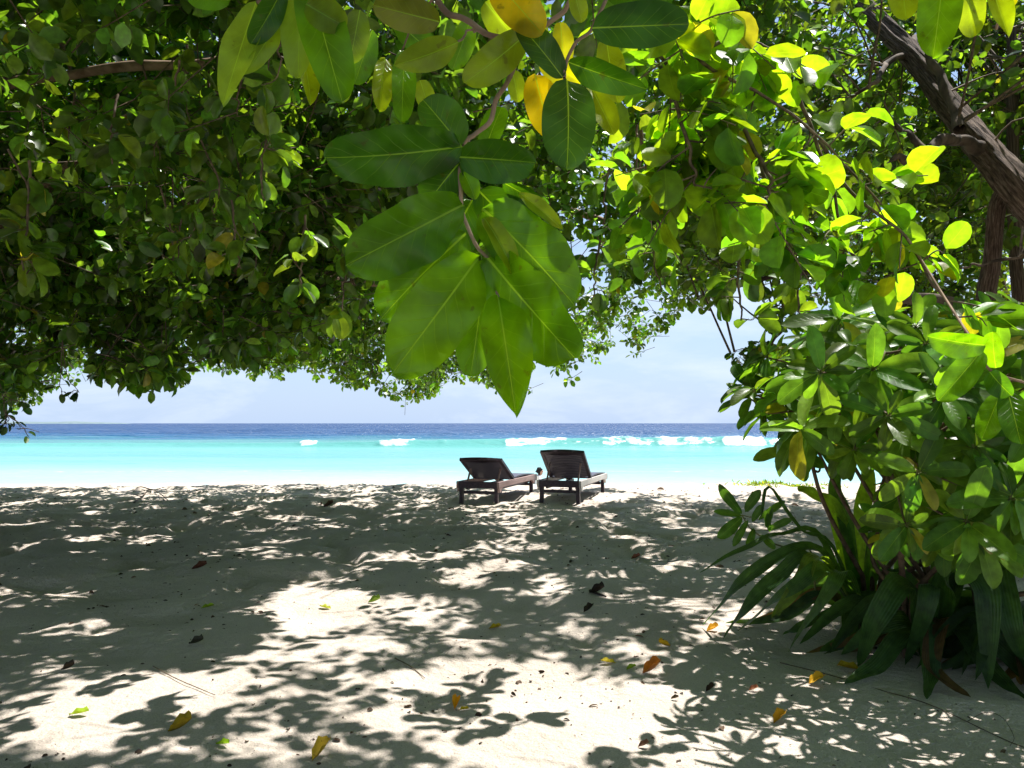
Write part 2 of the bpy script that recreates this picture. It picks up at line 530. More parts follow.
# ------------------------------------------------------------------ ground
SEA_Z = -0.8
_gy = np.array([-400, -6, 0, 3, 6, 9, 12, 14, 15.6, 17, 19, 22, 25, 30, 40, 70, 140, 400, 9000])
_gz = np.array([1.5, 0.05, 0, 0, 0.01, 0.035, 0.06, 0.085, 0.055, -0.06, -0.30, -0.62, -0.90, -1.5, -2.4, -5, -12, -20, -30])


def sand_z(x, y, detail=True):
    x = np.asarray(x, float); y = np.asarray(y, float)
    z = np.interp(y, _gy, _gz)
    z = z + np.clip((x - 4.5) * 0.05, 0, 0.4) * np.clip((16 - y) / 6, 0, 1)
    if detail:
        z = z + (fbm(x * 0.45, y * 0.45, 3, 5) - 0.5) * 0.13 + (noise2(x * 1.1, y * 1.5, 15) - 0.5) * 0.045 * np.clip((17 - y) / 3, 0, 1)
        near = np.clip((y - 3.0) / 5.0, 0, 1)
        amp = 0.022 + 0.085 * near
        z = z + (fbm(x * 2.3, y * 2.3, 3, 21) - 0.5) * amp * np.clip((40 - y) / 10, 0, 1)
        # trodden pits
        pit = noise2(x * 3.4 + 3 * noise2(x * 1.3, y * 1.3, 61), y * 3.4, 77)
        z = z + (fbm(x * 6.1, y * 5.1, 2, 45) - 0.5) * 0.035 * near * np.clip((19 - y) / 3, 0, 1)
        z = z - 0.06 * np.clip((pit - 0.58) / 0.3, 0, 1) * (0.15 + near) * np.clip((19 - y) / 3, 0, 1)
    return z


def axis(dense_lo, dense_hi, step, far_lo, far_hi, g=1.18):
    mid = np.arange(dense_lo, dense_hi + 1e-6, step)
    hi, s = [mid[-1]], step
    while hi[-1] < far_hi: s *= g; hi.append(hi[-1] + s)
    lo, s = [mid[0]], step
    while lo[-1] > far_lo: s *= g; lo.append(lo[-1] - s)
    return np.concatenate([lo[:0:-1], mid, hi[1:]])


def grid_mesh(name, xs, ys, zf):
    X, Y = np.meshgrid(xs, ys, indexing='xy')
    Z = zf(X, Y)
    V = np.stack([X.ravel(), Y.ravel(), Z.ravel()], 1)
    nx, ny = len(xs), len(ys)
    i, j = np.meshgrid(np.arange(ny - 1), np.arange(nx - 1), indexing='ij')
    a = i * nx + j
    Q = np.stack([a, a + 1, a + nx + 1, a + nx], -1).reshape(-1, 4)
    return np_mesh(name, V, Q), X, Y


xs = axis(-11, 11, 0.045, -9000, 9000, 1.22)
ys = np.concatenate([axis(1.5, 17.5, 0.045, -300, 9000, 1.16)])
sand_me, _, _ = grid_mesh("sand", xs, ys, sand_z)
tag(link("sand", sand_me, sand_mat(), None, True), "pale coral sand dappled with leaf shade", "sand", kind='structure')


# ------------------------------------------------------------------ sea
def sea_mat():
    m, n, l = new_mat("sea_water")
    out = n.new('ShaderNodeOutputMaterial'); pb = n.new('ShaderNodeBsdfPrincipled')
    tc = n.new('ShaderNodeTexCoord')
    sx = n.new('ShaderNodeSeparateXYZ'); l.new(tc.outputs['Object'], sx.inputs[0])
    nz = n.new('ShaderNodeTexNoise'); nz.inputs['Scale'].default_value = 0.06; nz.inputs['Detail'].default_value = 6
    mp = n.new('ShaderNodeMapping'); mp.inputs['Scale'].default_value = (0.5, 1.6, 1)
    l.new(tc.outputs['Object'], mp.inputs[0]); l.new(mp.outputs[0], nz.inputs['Vector'])
    lg = n.new('ShaderNodeMath'); lg.operation = 'LOGARITHM'; lg.inputs[1].default_value = 10
    l.new(sx.outputs['Y'], lg.inputs[0])
    ad = n.new('ShaderNodeMath'); ad.operation = 'MULTIPLY_ADD'; ad.inputs[1].default_value = 0.26; l.new(nz.outputs['Fac'], ad.inputs[0]); l.new(lg.outputs[0], ad.inputs[2])
    sb = n.new('ShaderNodeMapRange'); sb.inputs[1].default_value = 1.35 + 0.13; sb.inputs[2].default_value = 3.0 + 0.13
    l.new(ad.outputs[0], sb.inputs[0])
    r = n.new('ShaderNodeValToRGB')
    els = r.color_ramp.elements
    def px(y): return (math.log10(2.1 * 770 / (y - 425)) - 1.35) / 1.65
    stops = [(0.0, (0.52, 0.62, 0.56)), (px(483), (0.32, 0.52, 0.49)), (px(471), (0.20, 0.40, 0.39)), (px(458), (0.10, 0.31, 0.315)),
             (px(451), (0.11, 0.34, 0.30)), (px(444), (0.07, 0.24, 0.22)), (px(439.0), (0.010, 0.085, 0.18)), (px(435), (0.003, 0.045, 0.145)), (1.0, (0.002, 0.032, 0.125))]
    els[0].position = stops[0][0]; els[0].color = (*stops[0][1], 1)
    els[1].position = 1.0; els[1].color = (*stops[-1][1], 1)
    for p, c in stops[1:-1]:
        e = els.new(p); e.color = (*c, 1)
    l.new(sb.outputs[0], r.inputs[0])
    at = n.new('ShaderNodeAttribute'); at.attribute_name = 'tint'
    sc = n.new('ShaderNodeSeparateColor'); l.new(at.outputs['Color'], sc.inputs[0])
    n3 = n.new('ShaderNodeTexNoise'); n3.inputs['Scale'].default_value = 1.3; n3.inputs['Detail'].default_value = 6; n3.inputs['Roughness'].default_value = 0.7
    l.new(tc.outputs['Object'], n3.inputs['Vector'])
    fa = n.new('ShaderNodeMath'); fa.operation = 'ADD'; l.new(sc.outputs[0], fa.inputs[0]); l.new(n3.outputs['Fac'], fa.inputs[1])
    fr = n.new('ShaderNodeMapRange'); fr.inputs[1].default_value = 0.88; fr.inputs[2].default_value = 1.12
    l.new(fa.outputs[0], fr.inputs[0])
    mx = n.new('ShaderNodeMix'); mx.data_type = 'RGBA'; mx.inputs['B'].default_value = (0.60, 0.645, 0.65, 1)
    l.new(fr.outputs[0], mx.inputs['Factor']); l.new(r.outputs[0], mx.inputs['A'])
    l.new(mx.outputs['Result'], pb.inputs['Base Color'])
    # ripples: size grows with distance so they stay readable
    w1 = n.new('ShaderNodeTexNoise'); w1.inputs['Scale'].default_value = 1.0; w1.inputs['Detail'].default_value = 4; w1.inputs['Roughness'].default_value = 0.6
    m1 = n.new('ShaderNodeMapping'); m1.inputs['Scale'].default_value = (0.35, 1.1, 1)
    l.new(tc.outputs['Object'], m1.inputs[0]); l.new(m1.outputs[0], w1.inputs['Vector'])
    w2 = n.new('ShaderNodeTexNoise'); w2.inputs['Scale'].default_value = 0.11; w2.inputs['Detail'].default_value = 5; w2.inputs['Roughness'].default_value = 0.65
    m2 = n.new('ShaderNodeMapping'); m2.inputs['Scale'].default_value = (0.5, 0.9, 1)
    l.new(tc.outputs['Object'], m2.inputs[0]); l.new(m2.outputs[0], w2.inputs['Vector'])
    b1 = n.new('ShaderNodeBump'); b1.inputs['Strength'].default_value = 0.6; b1.inputs['Distance'].default_value = 0.25
    l.new(w1.outputs['Fac'], b1.inputs['Height'])
    b2 = n.new('ShaderNodeBump'); b2.inputs['Strength'].default_value = 1.0
    dsm = n.new('ShaderNodeMapRange'); dsm.inputs[1].default_value = 72; dsm.inputs[2].default_value = 160; dsm.inputs[3].default_value = 1.0; dsm.inputs[4].default_value = 9.0
    l.new(sx.outputs['Y'], dsm.inputs[0]); l.new(dsm.outputs[0], b2.inputs['Distance'])
    l.new(w2.outputs['Fac'], b2.inputs['Height']); l.new(b1.outputs[0], b2.inputs['Normal'])
    l.new(b2.outputs[0], pb.inputs['Normal'])
    pb.inputs['Roughness'].default_value = 0.25
    pb.inputs['IOR'].default_value = 1.33
    pb.inputs['Specular IOR Level'].default_value = 0.22
    l.new(pb.outputs[0], out.inputs['Surface'])
    return m


FOAM_SPANS = [(302, 326, 0.8), (376, 421, 0.8), (436, 452, 0.7), (502, 572, 0.8), (572, 602, 0.45), (600, 622, 0.9), (626, 656, 0.75), (655, 704, 0.85), (704, 722, 0.7), (722, 772, 0.9), (790, 830, 0.8)]


def wave_line(x):
    return 70 + 1.6 * np.sin(x * 0.11) + 1.2 * np.sin(x * 0.041 + 1)


def sea_fields(X, Y):
    px = 512 + FPX * X / 70.0
    yc = wave_line(X)
    dy = Y - yc
    hgt = np.interp(px, [-200, 200, 300, 400, 500, 780, 900], [0.28, 0.32, 0.4, 0.52, 0.68, 0.74, 0.6])
    prof = np.where(dy < 0, np.exp(-(dy / 1.1) ** 2), np.exp(-(dy / 4.5) ** 2))
    z = SEA_Z + hgt * prof * (0.85 + 0.3 * noise2(X * 0.3, Y * 0.05, 4))
    f = 0.5 * np.clip((px - 500) / 20, 0, 1) * np.clip((900 - px) / 40, 0, 1) * np.ones_like(X)
    for a, b, s in FOAM_SPANS:
        t = np.clip((px - a) / 5, 0, 1) * np.clip((b - px) / 5, 0, 1)
        f = np.maximum(f, t * s)
    band = np.clip((dy + 3.4) / 1.5, 0, 1) * np.clip((1.0 - dy) / 1.2, 0, 1)
    rag = 1.2 * (noise2(X * 0.5, 0 * X, 91) - 0.5) + 0.8 * (noise2(X * 1.4, 0 * X, 92) - 0.5)
    band = np.clip((dy + 0.9 + 2.3 * f ** 2 + rag) / 1.2, 0, 1) * np.clip((1.0 + rag * 0.4 - dy) / 1.0, 0, 1)
    foam = f * band * (0.2 + 0.6 * noise2(X * 0.9, Y * 0.9, 8) + 0.5 * noise2(X * 2.3, Y * 2.3, 18))
    trail = 0.5 * f * np.clip((dy + 9) / 5, 0, 1) * np.clip((-dy - 2) / 2, 0, 1) * noise2(X * 0.25, Y * 1.1, 28) * 0.9
    foam = np.maximum(foam, trail)
    z = z + foam * (0.25 * noise2(X * 1.7, Y * 1.7, 15) + 0.15 * noise2(X * 3.1, Y * 3.1, 16))
    # smaller swells
    far = np.clip((Y - 75) / 30, 0, 1)
    z = z + far * 0.25 * np.sin(Y * 0.33 + 2.2 * noise2(X * 0.03, Y * 0.02, 6)) * (0.3 + noise2(X * 0.05, Y * 0.05, 9)) * np.clip((900 - Y) / 400, 0, 1)
    near = np.clip((66 - Y) / 10, 0, 1)
    z = z + near * 0.035 * (fbm(X * 0.5, Y * 1.2, 3, 31) - 0.5) * 2
    # thin foam lace at the waterline
    lace = np.exp(-((Y - (23.6 + 0.6 * np.sin(X * 0.4) + 0.9 * noise2(X * 0.6, 0 * X, 3))) / 0.35) ** 2) * 0.75
    lace2 = np.exp(-((Y - (33 + 1.3 * noise2(X * 0.2, 0 * X, 13) + 0.02 * X)) / 0.35) ** 2) * 0.45
    return z, np.maximum(foam, np.maximum(lace, lace2))


sxs = axis(-60, 62, 0.32, -12000, 12000, 1.3)
sys_ = np.concatenate([np.arange(19, 64, 0.3), np.arange(64, 76, 0.16), axis(76.1, 110, 0.7, 76.1, 14000, 1.04)])
sea_me, SX, SY = grid_mesh("sea", sxs, sys_, lambda X, Y: sea_fields(X, Y)[0])
_, foam = sea_fields(SX, SY)
vcol(sea_me, 'tint', np.repeat(foam.reshape(-1, 1), 3, 1))
tag(link("sea", sea_me, sea_mat(), None, True), "turquoise lagoon turning deep blue behind a line of surf", "sea", kind='structure')

# far island on the horizon, left; distance haze mixed into its colour
ix = np.linspace(-3400, -1560, 180)
prof = 9.5 * np.clip((-1560 - ix) / 160, 0, 1) ** 0.5 * (0.75 + 0.4 * fbm(ix * 0.012, 0 * ix, 3, 2))
V, Q = [], []
for k, (yy, zz) in enumerate([(3000, 0.0), (3030, 0.75), (3080, 1.0), (3150, 0.8), (3200, 0.0)]):
    V.append(np.stack([ix, np.full_like(ix, yy), SEA_Z - 0.5 + prof * zz * (0.9 + 0.2 * noise2(ix * 0.05, np.full_like(ix, k), 1))], 1))
nI = len(ix)
for k in range(4):
    a = np.arange(nI - 1) + k * nI
    Q.append(np.stack([a, a + 1, a + nI + 1, a + nI], 1))
isl = np_mesh("island", np.concatenate(V), np.concatenate(Q))
tag(link("island", isl, rough_mat("hazy_wood", (0.12, 0.17, 0.18), (0.17, 0.22, 0.23), 0.05, (1, 1, 1), 0.95, 0.2, 1)), "low wooded island far off on the horizon at left", "island", kind='structure')

# ------------------------------------------------------------------ sun loungers
def box(bm, c, s, rot=None):
    m = Matrix.Translation(c) @ (rot if rot is not None else Matrix()) @ Matrix.Diagonal((s[0], s[1], s[2], 1))
    r = bmesh.ops.create_cube(bm, size=1.0, matrix=m)
    return r['verts']


def bm_obj(name, bm, mat, parent, bevel=0.004):
    if bevel:
        bmesh.ops.bevel(bm, geom=bm.edges[:], offset=bevel, segments=1, affect='EDGES', clamp_overlap=True)
    me = bpy.data.meshes.new(name); bm.to_mesh(me); bm.free()
    if mat: me.materials.append(mat)
    o = bpy.data.objects.new(name, me); COL.objects.link(o); o.parent = parent
    return o


def weave_mat():
    m, n, l = new_mat("dark_weave")
    out = n.new('ShaderNodeOutputMaterial'); pb = n.new('ShaderNodeBsdfPrincipled')
    tc = n.new('ShaderNodeTexCoord')
    w = n.new('ShaderNodeTexWave'); w.wave_type = 'BANDS'; w.bands_direction = 'Y'; w.inputs['Scale'].default_value = 9; w.inputs['Distortion'].default_value = 0.6
    w2 = n.new('ShaderNodeTexWave'); w2.bands_direction = 'X'; w2.inputs['Scale'].default_value = 22
    l.new(tc.outputs['Object'], w.inputs[0]); l.new(tc.outputs['Object'], w2.inputs[0])
    mu = n.new('ShaderNodeMath'); mu.operation = 'MULTIPLY'; l.new(w.outputs['Fac'], mu.inputs[0]); l.new(w2.outputs['Fac'], mu.inputs[1])
    r = n.new('ShaderNodeValToRGB'); r.color_ramp.elements[0].color = (0.036, 0.036, 0.060, 1); r.color_ramp.elements[1].color = (0.17, 0.145, 0.20, 1)
    l.new(mu.outputs[0], r.inputs[0]); l.new(r.outputs[0], pb.inputs['Base Color'])
    bp = n.new('ShaderNodeBump'); bp.inputs['Strength'].default_value = 0.7; bp.inputs['Distance'].default_value = 0.006
    l.new(mu.outputs[0], bp.inputs['Height']); l.new(bp.outputs[0], pb.inputs['Normal'])
    pb.inputs['Roughness'].default_value = 0.4
    l.new(pb.outputs[0], out.inputs['Surface'])
    return m


M_WEAVE = weave_mat()
M_WOODLIT = rough_mat("sunlit_wood", (0.24, 0.16, 0.15), (0.42, 0.30, 0.28), 18, (1, 0.12, 1), 0.5, 0.2, 0.002)  # lit copy of the dark wood: sun on rail and props is in the colour


def lounger(loc, rz, back_deg, wood_side, label):
    """local +Y runs from the head end to the foot end"""
    W, L, H = 0.695, 2.0, 0.335
    root = empty("sun_lounger", loc, label, "sun lounger", "dark wooden sun loungers on the beach")
    root.rotation_euler = (0, 0, rz)
    # side rails: long board with a curved bracket over each leg
    for s in (-1, 1):
        bm = bmesh.new()
        prof = [(0, H - 0.10), (0.03, H - 0.105), (0.035, H - 0.16), (0.10, H - 0.16), (0.14, H - 0.115), (0.22, H - 0.085), (L - 0.30, H - 0.085), (L - 0.22, H - 0.115),
                (L - 0.18, H - 0.16), (L - 0.11, H - 0.16), (L - 0.10, H - 0.105), (L, H - 0.10), (L, H), (0, H)]
        vsA = [bm.verts.new((s * (W / 2 - 0.035), y, z)) for y, z in prof]
        vsB = [bm.verts.new((s * (W / 2), y, z)) for y, z in prof]
        fa = bm.faces.new(vsA); fb = bm.faces.new(vsB[::-1])
        k = len(prof)
        for i in range(k):
            bm.faces.new((vsA[(i + 1) % k], vsA[i], vsB[i], vsB[(i + 1) % k]))
        bmesh.ops.recalc_face_normals(bm, faces=bm.faces)
        bm_obj("side_rail", bm, wood_side, root, 0.004)
    bm = bmesh.new()
    box(bm, (0, 0.02, H - 0.05), (W - 0.074, 0.04, 0.10))
    bm_obj("head_rail", bm, M_WOOD, root)
    bm = bmesh.new()
    box(bm, (0, L - 0.02, H - 0.05), (W - 0.074, 0.04, 0.10))
    bm_obj("foot_rail", bm, M_WOOD, root)
    for (sx_, y) in ((-1, 0.07), (1, 0.07), (-1, L - 0.145), (1, L - 0.145)):
        bm = bmesh.new()
        v = box(bm, (sx_ * (W / 2 - 0.067), y, (H - 0.03) / 2 - 0.02), (0.055, 0.065, H + 0.01))
        for q in v:
            if q.co.z < 0: q.co.x += sx_ * 0.008; q.co.y += 0.0
        bm_obj("leg", bm, M_WOOD, root)
    for y in (0.07, L - 0.145):
        bm = bmesh.new()
        box(bm, (0, y, H * 0.5), (W - 0.20, 0.03, 0.045))
        bm_obj("stretcher", bm, M_WOOD, root)
    bm = bmesh.new()
    for s in (-1, 1):
        box(bm, (s * (W / 2 - 0.115), L / 2, H * 0.5 + 0.05), (0.03, L - 0.30, 0.04))
    bm_obj("side_stretcher", bm, M_WOOD, root)
    # seat: woven panel with a slight rise toward the knees
    hinge = 0.72
    bm = bmesh.new()
    rows = 18; cols = 2
    g = []
    for i in range(rows + 1):
        y = hinge + (L - 0.05 - hinge) * i / rows
        z = H + 0.012 + 0.03 * math.sin(math.pi * i / rows)
        g.append([(bm.verts.new((x, y, z)), bm.verts.new((x, y, z - 0.022))) for x in (-W / 2 + 0.038, 0, W / 2 - 0.038)])
    for i in range(rows):
        for j in range(2):
            bm.faces.new((g[i][j][0], g[i][j + 1][0], g[i + 1][j + 1][0], g[i + 1][j][0]))
            bm.faces.new((g[i][j][1], g[i + 1][j][1], g[i + 1][j + 1][1], g[i][j + 1][1]))
        for j, d in ((0, 1), (2, -1)):
            q = (g[i][j][0], g[i + 1][j][0], g[i + 1][j][1], g[i][j][1])
            bm.faces.new(q if d > 0 else q[::-1])
    for i in (0, rows):
        for j in range(2):
            q = (g[i][j][0], g[i][j][1], g[i][j + 1][1], g[i][j + 1][0])
            bm.faces.new(q)
    bmesh.ops.recalc_face_normals(bm, faces=bm.faces)
    bm_obj("seat", bm, M_WEAVE, root, 0)
    # backrest, hinged and propped
    th = math.radians(back_deg)
    bl = 0.645
    def bk(x, t, w):  # t along the back, w = thickness outward (to the rear)
        return (x, hinge - t * math.cos(th) - w * math.sin(th), H + 0.02 + t * math.sin(th) - w * math.cos(th))
    bm = bmesh.new()
    nx, ny = 14, 14
    hw = W / 2 - 0.05
    F, B = {}, {}
    for i in range(nx + 1):
        for j in range(ny + 1):
            x = -hw + 2 * hw * i / nx; t = 0.02 + (bl - 0.05) * j / ny
            sag = 0.022 * math.sin(math.pi * i / nx)
            F[i, j] = bm.verts.new(bk(x, t, sag)); B[i, j] = bm.verts.new(bk(x, t, sag + 0.014))
    for i in range(nx):
        for j in range(ny):
            bm.faces.new((F[i, j], F[i + 1, j], F[i + 1, j + 1], F[i, j + 1]))
            bm.faces.new((B[i, j], B[i, j + 1], B[i + 1, j + 1], B[i + 1, j]))
    bmesh.ops.recalc_face_normals(bm, faces=bm.faces)
    back = bm_obj("backrest", bm, M_WEAVE, root, 0)
    bm = bmesh.new()
    R = Matrix.Rotation(-th, 4, 'X')
    for s in (-1, 1):
        box(bm, bk(s * (W / 2 - 0.026), bl / 2, 0.0), (0.05, bl + 0.04, 0.045), R)
    # arched top rail
    ar = []
    for i in range(13):
        x = -W / 2 + (W) * i / 12
        arch = 0.030 * math.sin(math.pi * i / 12)
        ar.append([bm.verts.new(bk(x, bl - 0.035, -0.02)), bm.verts.new(bk(x, bl - 0.035, 0.022)), bm.verts.new(bk(x, bl + 0.022 + arch, 0.022)), bm.verts.new(bk(x, bl + 0.022 + arch, -0.02))])
    for i in range(12):
        for k in range(4):
            bm.faces.new((ar[i][k], ar[i][(k + 1) % 4], ar[i + 1][(k + 1) % 4], ar[i + 1][k]))
    bm.faces.new(ar[0]); bm.faces.new(ar[-1][::-1])
    box(bm, bk(0, 0.02, 0.0), (W - 0.20, 0.05, 0.035), R)
    bmesh.ops.recalc_face_normals(bm, faces=bm.faces)
    bm_obj("back_frame", bm, M_WOOD, back, 0)
    bm = bmesh.new()
    for s in (-1, 1):
        a = Vector(bk(s * (W / 2 - 0.10), bl * 0.62, 0.03)); b = Vector((s * (W / 2 - 0.10), 0.22, H - 0.02))
        d = b - a
        rot = d.to_track_quat('Z', 'Y').to_matrix().to_4x4()
        box(bm, (a + b) / 2, (0.022, 0.035, d.length), rot)
    box(bm, (0, 0.22, H - 0.04), (W - 0.16, 0.03, 0.03))
    bm_obj("back_prop", bm, M_WOODLIT, root, 0.003)
    return root


def ground_pt(px, D):
    p = P(px, 425, D)
    return p[0], p[1], float(sand_z(np.array([p[0]]), np.array([p[1]]))[0])


# head-end centres; -15.6 deg = turned slightly to the right
def lounger_at(px, D, back, side, label, dz=0.0):
    x, y, z = ground_pt(px, D)
    zs = []
    th = -math.radians(18.5)
    for (a, b) in ((-.27, .07), (.27, .07), (-.27, 1.85), (.27, 1.85)):
        zs.append(float(sand_z(np.array([x + a * math.cos(th) - b * math.sin(th)]), np.array([y + a * math.sin(th) + b * math.cos(th)]))[0]))
    return lounger((x, y, float(np.mean(zs)) + dz), th, back, side, label)


lounger_at(477.5, 11.75, 28, M_WOODLIT, "left sun lounger of dark wood, its backrest reclined lower, pinkish sunlit side rail")
lounger_at(558.5, 11.7, 38, rough_mat("pale_sunlit_wood", (0.42, 0.39, 0.37), (0.62, 0.58, 0.55), 18, (1, 0.12, 1), 0.45, 0.2, 0.002),  # same dark wood, sunlight on the rail painted in still paler
           "right sun lounger of dark wood, its backrest raised higher, pale sunlit side rail")


# ------------------------------------------------------------------ bather seated in the shallows
def skin_fig(name, joints, edges, radii, mat, parent, sub=2):
    me = bpy.data.meshes.new(name)
    me.from_pydata([tuple(j) for j in joints], edges, [])
    o = bpy.data.objects.new(name, me); COL.objects.link(o)
    m = o.modifiers.new("skin", 'SKIN')
    for i, r in enumerate(radii):
        me.skin_vertices[0].data[i].radius = r if isinstance(r, tuple) else (r, r)
    me.skin_vertices[0].data[0].use_root = True
    s = o.modifiers.new("sub", 'SUBSURF'); s.levels = sub; s.render_levels = sub
    dg = bpy.context.evaluated_depsgraph_get()
    dg.update()
    me2 = bpy.data.meshes.new_from_object(o.evaluated_get(dg))
    bpy.data.objects.remove(o)
    me2.materials.clear(); me2.materials.append(mat)
    o2 = bpy.data.objects.new(name, me2); COL.objects.link(o2); o2.parent = parent
    me2.shade_smooth()
    return o2


def simple_mat(name, c, rough=0.7):
    m, n, l = new_mat(name)
    out = n.new('ShaderNodeOutputMaterial'); pb = n.new('ShaderNodeBsdfPrincipled')
    tc = n.new('ShaderNodeTexCoord'); nz = n.new('ShaderNodeTexNoise'); nz.inputs['Scale'].default_value = 12
    l.new(tc.outputs['Object'], nz.inputs['Vector'])
    mr = n.new('ShaderNodeMapRange'); mr.inputs[3].default_value = 0.85; mr.inputs[4].default_value = 1.15; l.new(nz.outputs['Fac'], mr.inputs[0])
    v = n.new('ShaderNodeVectorMath'); v.operation = 'SCALE'; v.inputs[0].default_value = c; l.new(mr.outputs[0], v.inputs['Scale'])
    l.new(v.outputs[0], pb.inputs['Base Color'])
    pb.inputs['Roughness'].default_value = rough
    l.new(pb.outputs[0], out.inputs['Surface'])
    return m


# figure faces +X, sits at the origin with the seat on z = 0
M_SKIN = simple_mat("skin", (0.42, 0.23, 0.15), 0.5)
bp_ = P(538.3, 471, 24.0)
b_z = bp_[2] + 0.0 - 0.74
bather = empty("person", (bp_[0], bp_[1], b_z), "person in a white shirt sitting at the water's edge between the two loungers", "person")
J = [(0, 0, .10), (-.02, 0, .28), (-.01, 0, .46), (.02, 0, .57), (.05, 0, .64), (.06, 0, .72), (.07, 0, .80),
     (.0, .17, .53), (.10, .24, .30), (.32, .20, .26), (.40, .18, .26),
     (.0, -.17, .53), (.10, -.24, .30), (.32, -.20, .26), (.40, -.18, .26),
     (.06, .10, .10), (.42, .16, .34), (.66, .16, .03), (.80, .17, .02),
     (.06, -.10, .10), (.42, -.16, .34), (.66, -.16, .03), (.80, -.17, .02),
     (.155, 0, .715), (.135, 0, .665)]
E = [(0, 1), (1, 2), (2, 3), (3, 4), (4, 5), (5, 6), (3, 7), (7, 8), (8, 9), (9, 10), (3, 11), (11, 12), (12, 13), (13, 14),
     (0, 15), (15, 16), (16, 17), (17, 18), (0, 19), (19, 20), (20, 21), (21, 22), (5, 23), (4, 24)]
Rr = [(.15, .11), (.14, .10), (.15, .10), .07, .055, .088, .065, .055, .042, .032, .035, .055, .042, .032, .035, .085, .06, .042, .035, .085, .06, .042, .035, .02, .03]
body = skin_fig("body", J, E, Rr, M_SKIN, bather)
body.parent = bather
skin_fig("shirt", [(0, 0, .12), (-.02, 0, .28), (-.01, 0, .46), (.015, 0, .565), (.0, .17, .54), (.055, .21, .42), (.0, -.17, .54), (.055, -.21, .42)],
         [(0, 1), (1, 2), (2, 3), (3, 4), (4, 5), (3, 6), (6, 7)], [(.175, .135), (.165, .125), (.17, .12), .085, .075, .062, .075, .062], simple_mat("white_cotton", (0.78, 0.80, 0.76), 0.9), bather)
skin_fig("hair", [(.03, 0, .74), (.05, 0, .815), (.0, 0, .70), (.10, 0, .83)], [(0, 1), (0, 2), (1, 3)], [.088, .062, .06, .04], simple_mat("black_hair", (0.006, 0.005, 0.005), 0.9), bather)

# ------------------------------------------------------------------ foliage of the overhanging crowns
def edge_x(px, D=14.0): return (px - 512) / FPX * D


_ex = np.array([-140, 0, 30, 60, 100, 130, 165, 185, 205, 235, 300, 330, 370, 400, 425, 450, 500, 560, 578, 590, 650, 680, 700, 715, 740])
_ey = np.array([415, 400, 378, 352, 345, 368, 362, 338, 364, 376, 366, 374, 384, 396, 388, 372, 380, 384, 358, 352, 348, 338, 315, 280, 262])
_exw = edge_x(_ex); _ezw = 1.3 + (425 - _ey) / FPX * 14.0 - 0.12


def y_rim(x):
    return np.interp(x, [-16, -10, -6, 0, 2.2, 3.0, 6.0, 8, 12], [14.5, 15.5, 16.2, 16.0, 15.4, 15.0, 14.6, 11, 9]) + 0.8 * (noise2(np.asarray(x) * 0.9, np.asarray(x) * 0, 51) - 0.5)


def z_low(x, y):
    zr = np.interp(x, _exw, _ezw)
    inn = np.clip(y_rim(x) - y, 0, 20)
    z = np.maximum(zr + 0.10 * np.clip(inn - 2.0, 0, 20), zr)
    s = np.clip((x - 2.5) / 0.9, 0, 1) * np.clip((y - 8.8) / 1.2, 0, 1)
    z = np.where(x > 3.2, 2.75 + 0.0 * x, z)
    z = z * (1 - s) + np.maximum(z, 4.05) * s
    z = z + 0.35 * np.clip((7 - y) / 4, 0, 1) + 0.6 * (noise2(x * 0.8, y * 0.8, 55) - 0.5) * np.clip(inn / 2.5, 0, 1)
    return z


def z_top(x, y):
    inn = np.clip(y_rim(x) - y, 0, 20)
    return z_low(x, y) + np.minimum(3.7, 1.0 + 0.75 * inn)


# where the sun reaches the ground in the photograph: (px, py, rx, ry, strength)
LIT = [(90, 655, 70, 5, .7), (60, 735, 60, 9, .9), (160, 680, 60, 6, .8), (210, 715, 50, 6, .7), (80, 610, 60, 4, .5), (230, 590, 60, 4, .5), (120, 540, 50, 3, .5), (250, 540, 50, 3, .45), (330, 700, 95, 10, .8), (240, 688, 70, 7, .8), (410, 718, 55, 10, .8), (300, 728, 70, 8, .6), (100, 722, 110, 13, .95), (30, 752, 70, 12, 1), (200, 748, 60, 9, .7), (900, 728, 120, 22, 1), (770, 688, 120, 22, 1), (1000, 705, 60, 14, .9), (950, 760, 80, 12, .8), (300, 611, 78, 15, 1), (392, 618, 70, 10, .9), (330, 642, 95, 10, .75), (440, 600, 45, 9, .6), (300, 668, 110, 9, .9), (60, 676, 75, 8, .8), (150, 700, 60, 9, .7), (350, 700, 40, 10, .6),
       (35, 706, 60, 10, .9), (20, 740, 50, 11, .8), (110, 752, 55, 8, .6), (265, 755, 95, 13, .9), (370, 745, 40, 14, .8), (470, 672, 80, 18, .9), (520, 690, 105, 27, 1),
       (600, 700, 120, 28, 1), (700, 690, 110, 20, .9), (560, 742, 150, 22, 1), (700, 745, 120, 22, 1), (800, 715, 90, 15, .9), (860, 745, 60, 14, .7), (960, 715, 80, 7, .8), (990, 750, 60, 9, .6),
       (500, 547, 55, 9, .65), (455, 578, 50, 5, .6), (470, 527, 60, 7, .5), (560, 510, 70, 5, .5), (420, 560, 40, 8, .5), (640, 540, 70, 5, .45), (560, 560, 40, 6, .4), (600, 648, 60, 6, .5), (650, 600, 60, 5, .5), (810, 535, 60, 12, .5),
       (680, 498, 70, 4, .5), (380, 512, 40, 3, .4), (170, 508, 60, 3, .45), (140, 568, 40, 4, .5), (90, 590, 60, 4, .45), (160, 540, 40, 3, .4), (730, 580, 40, 8, .3)]


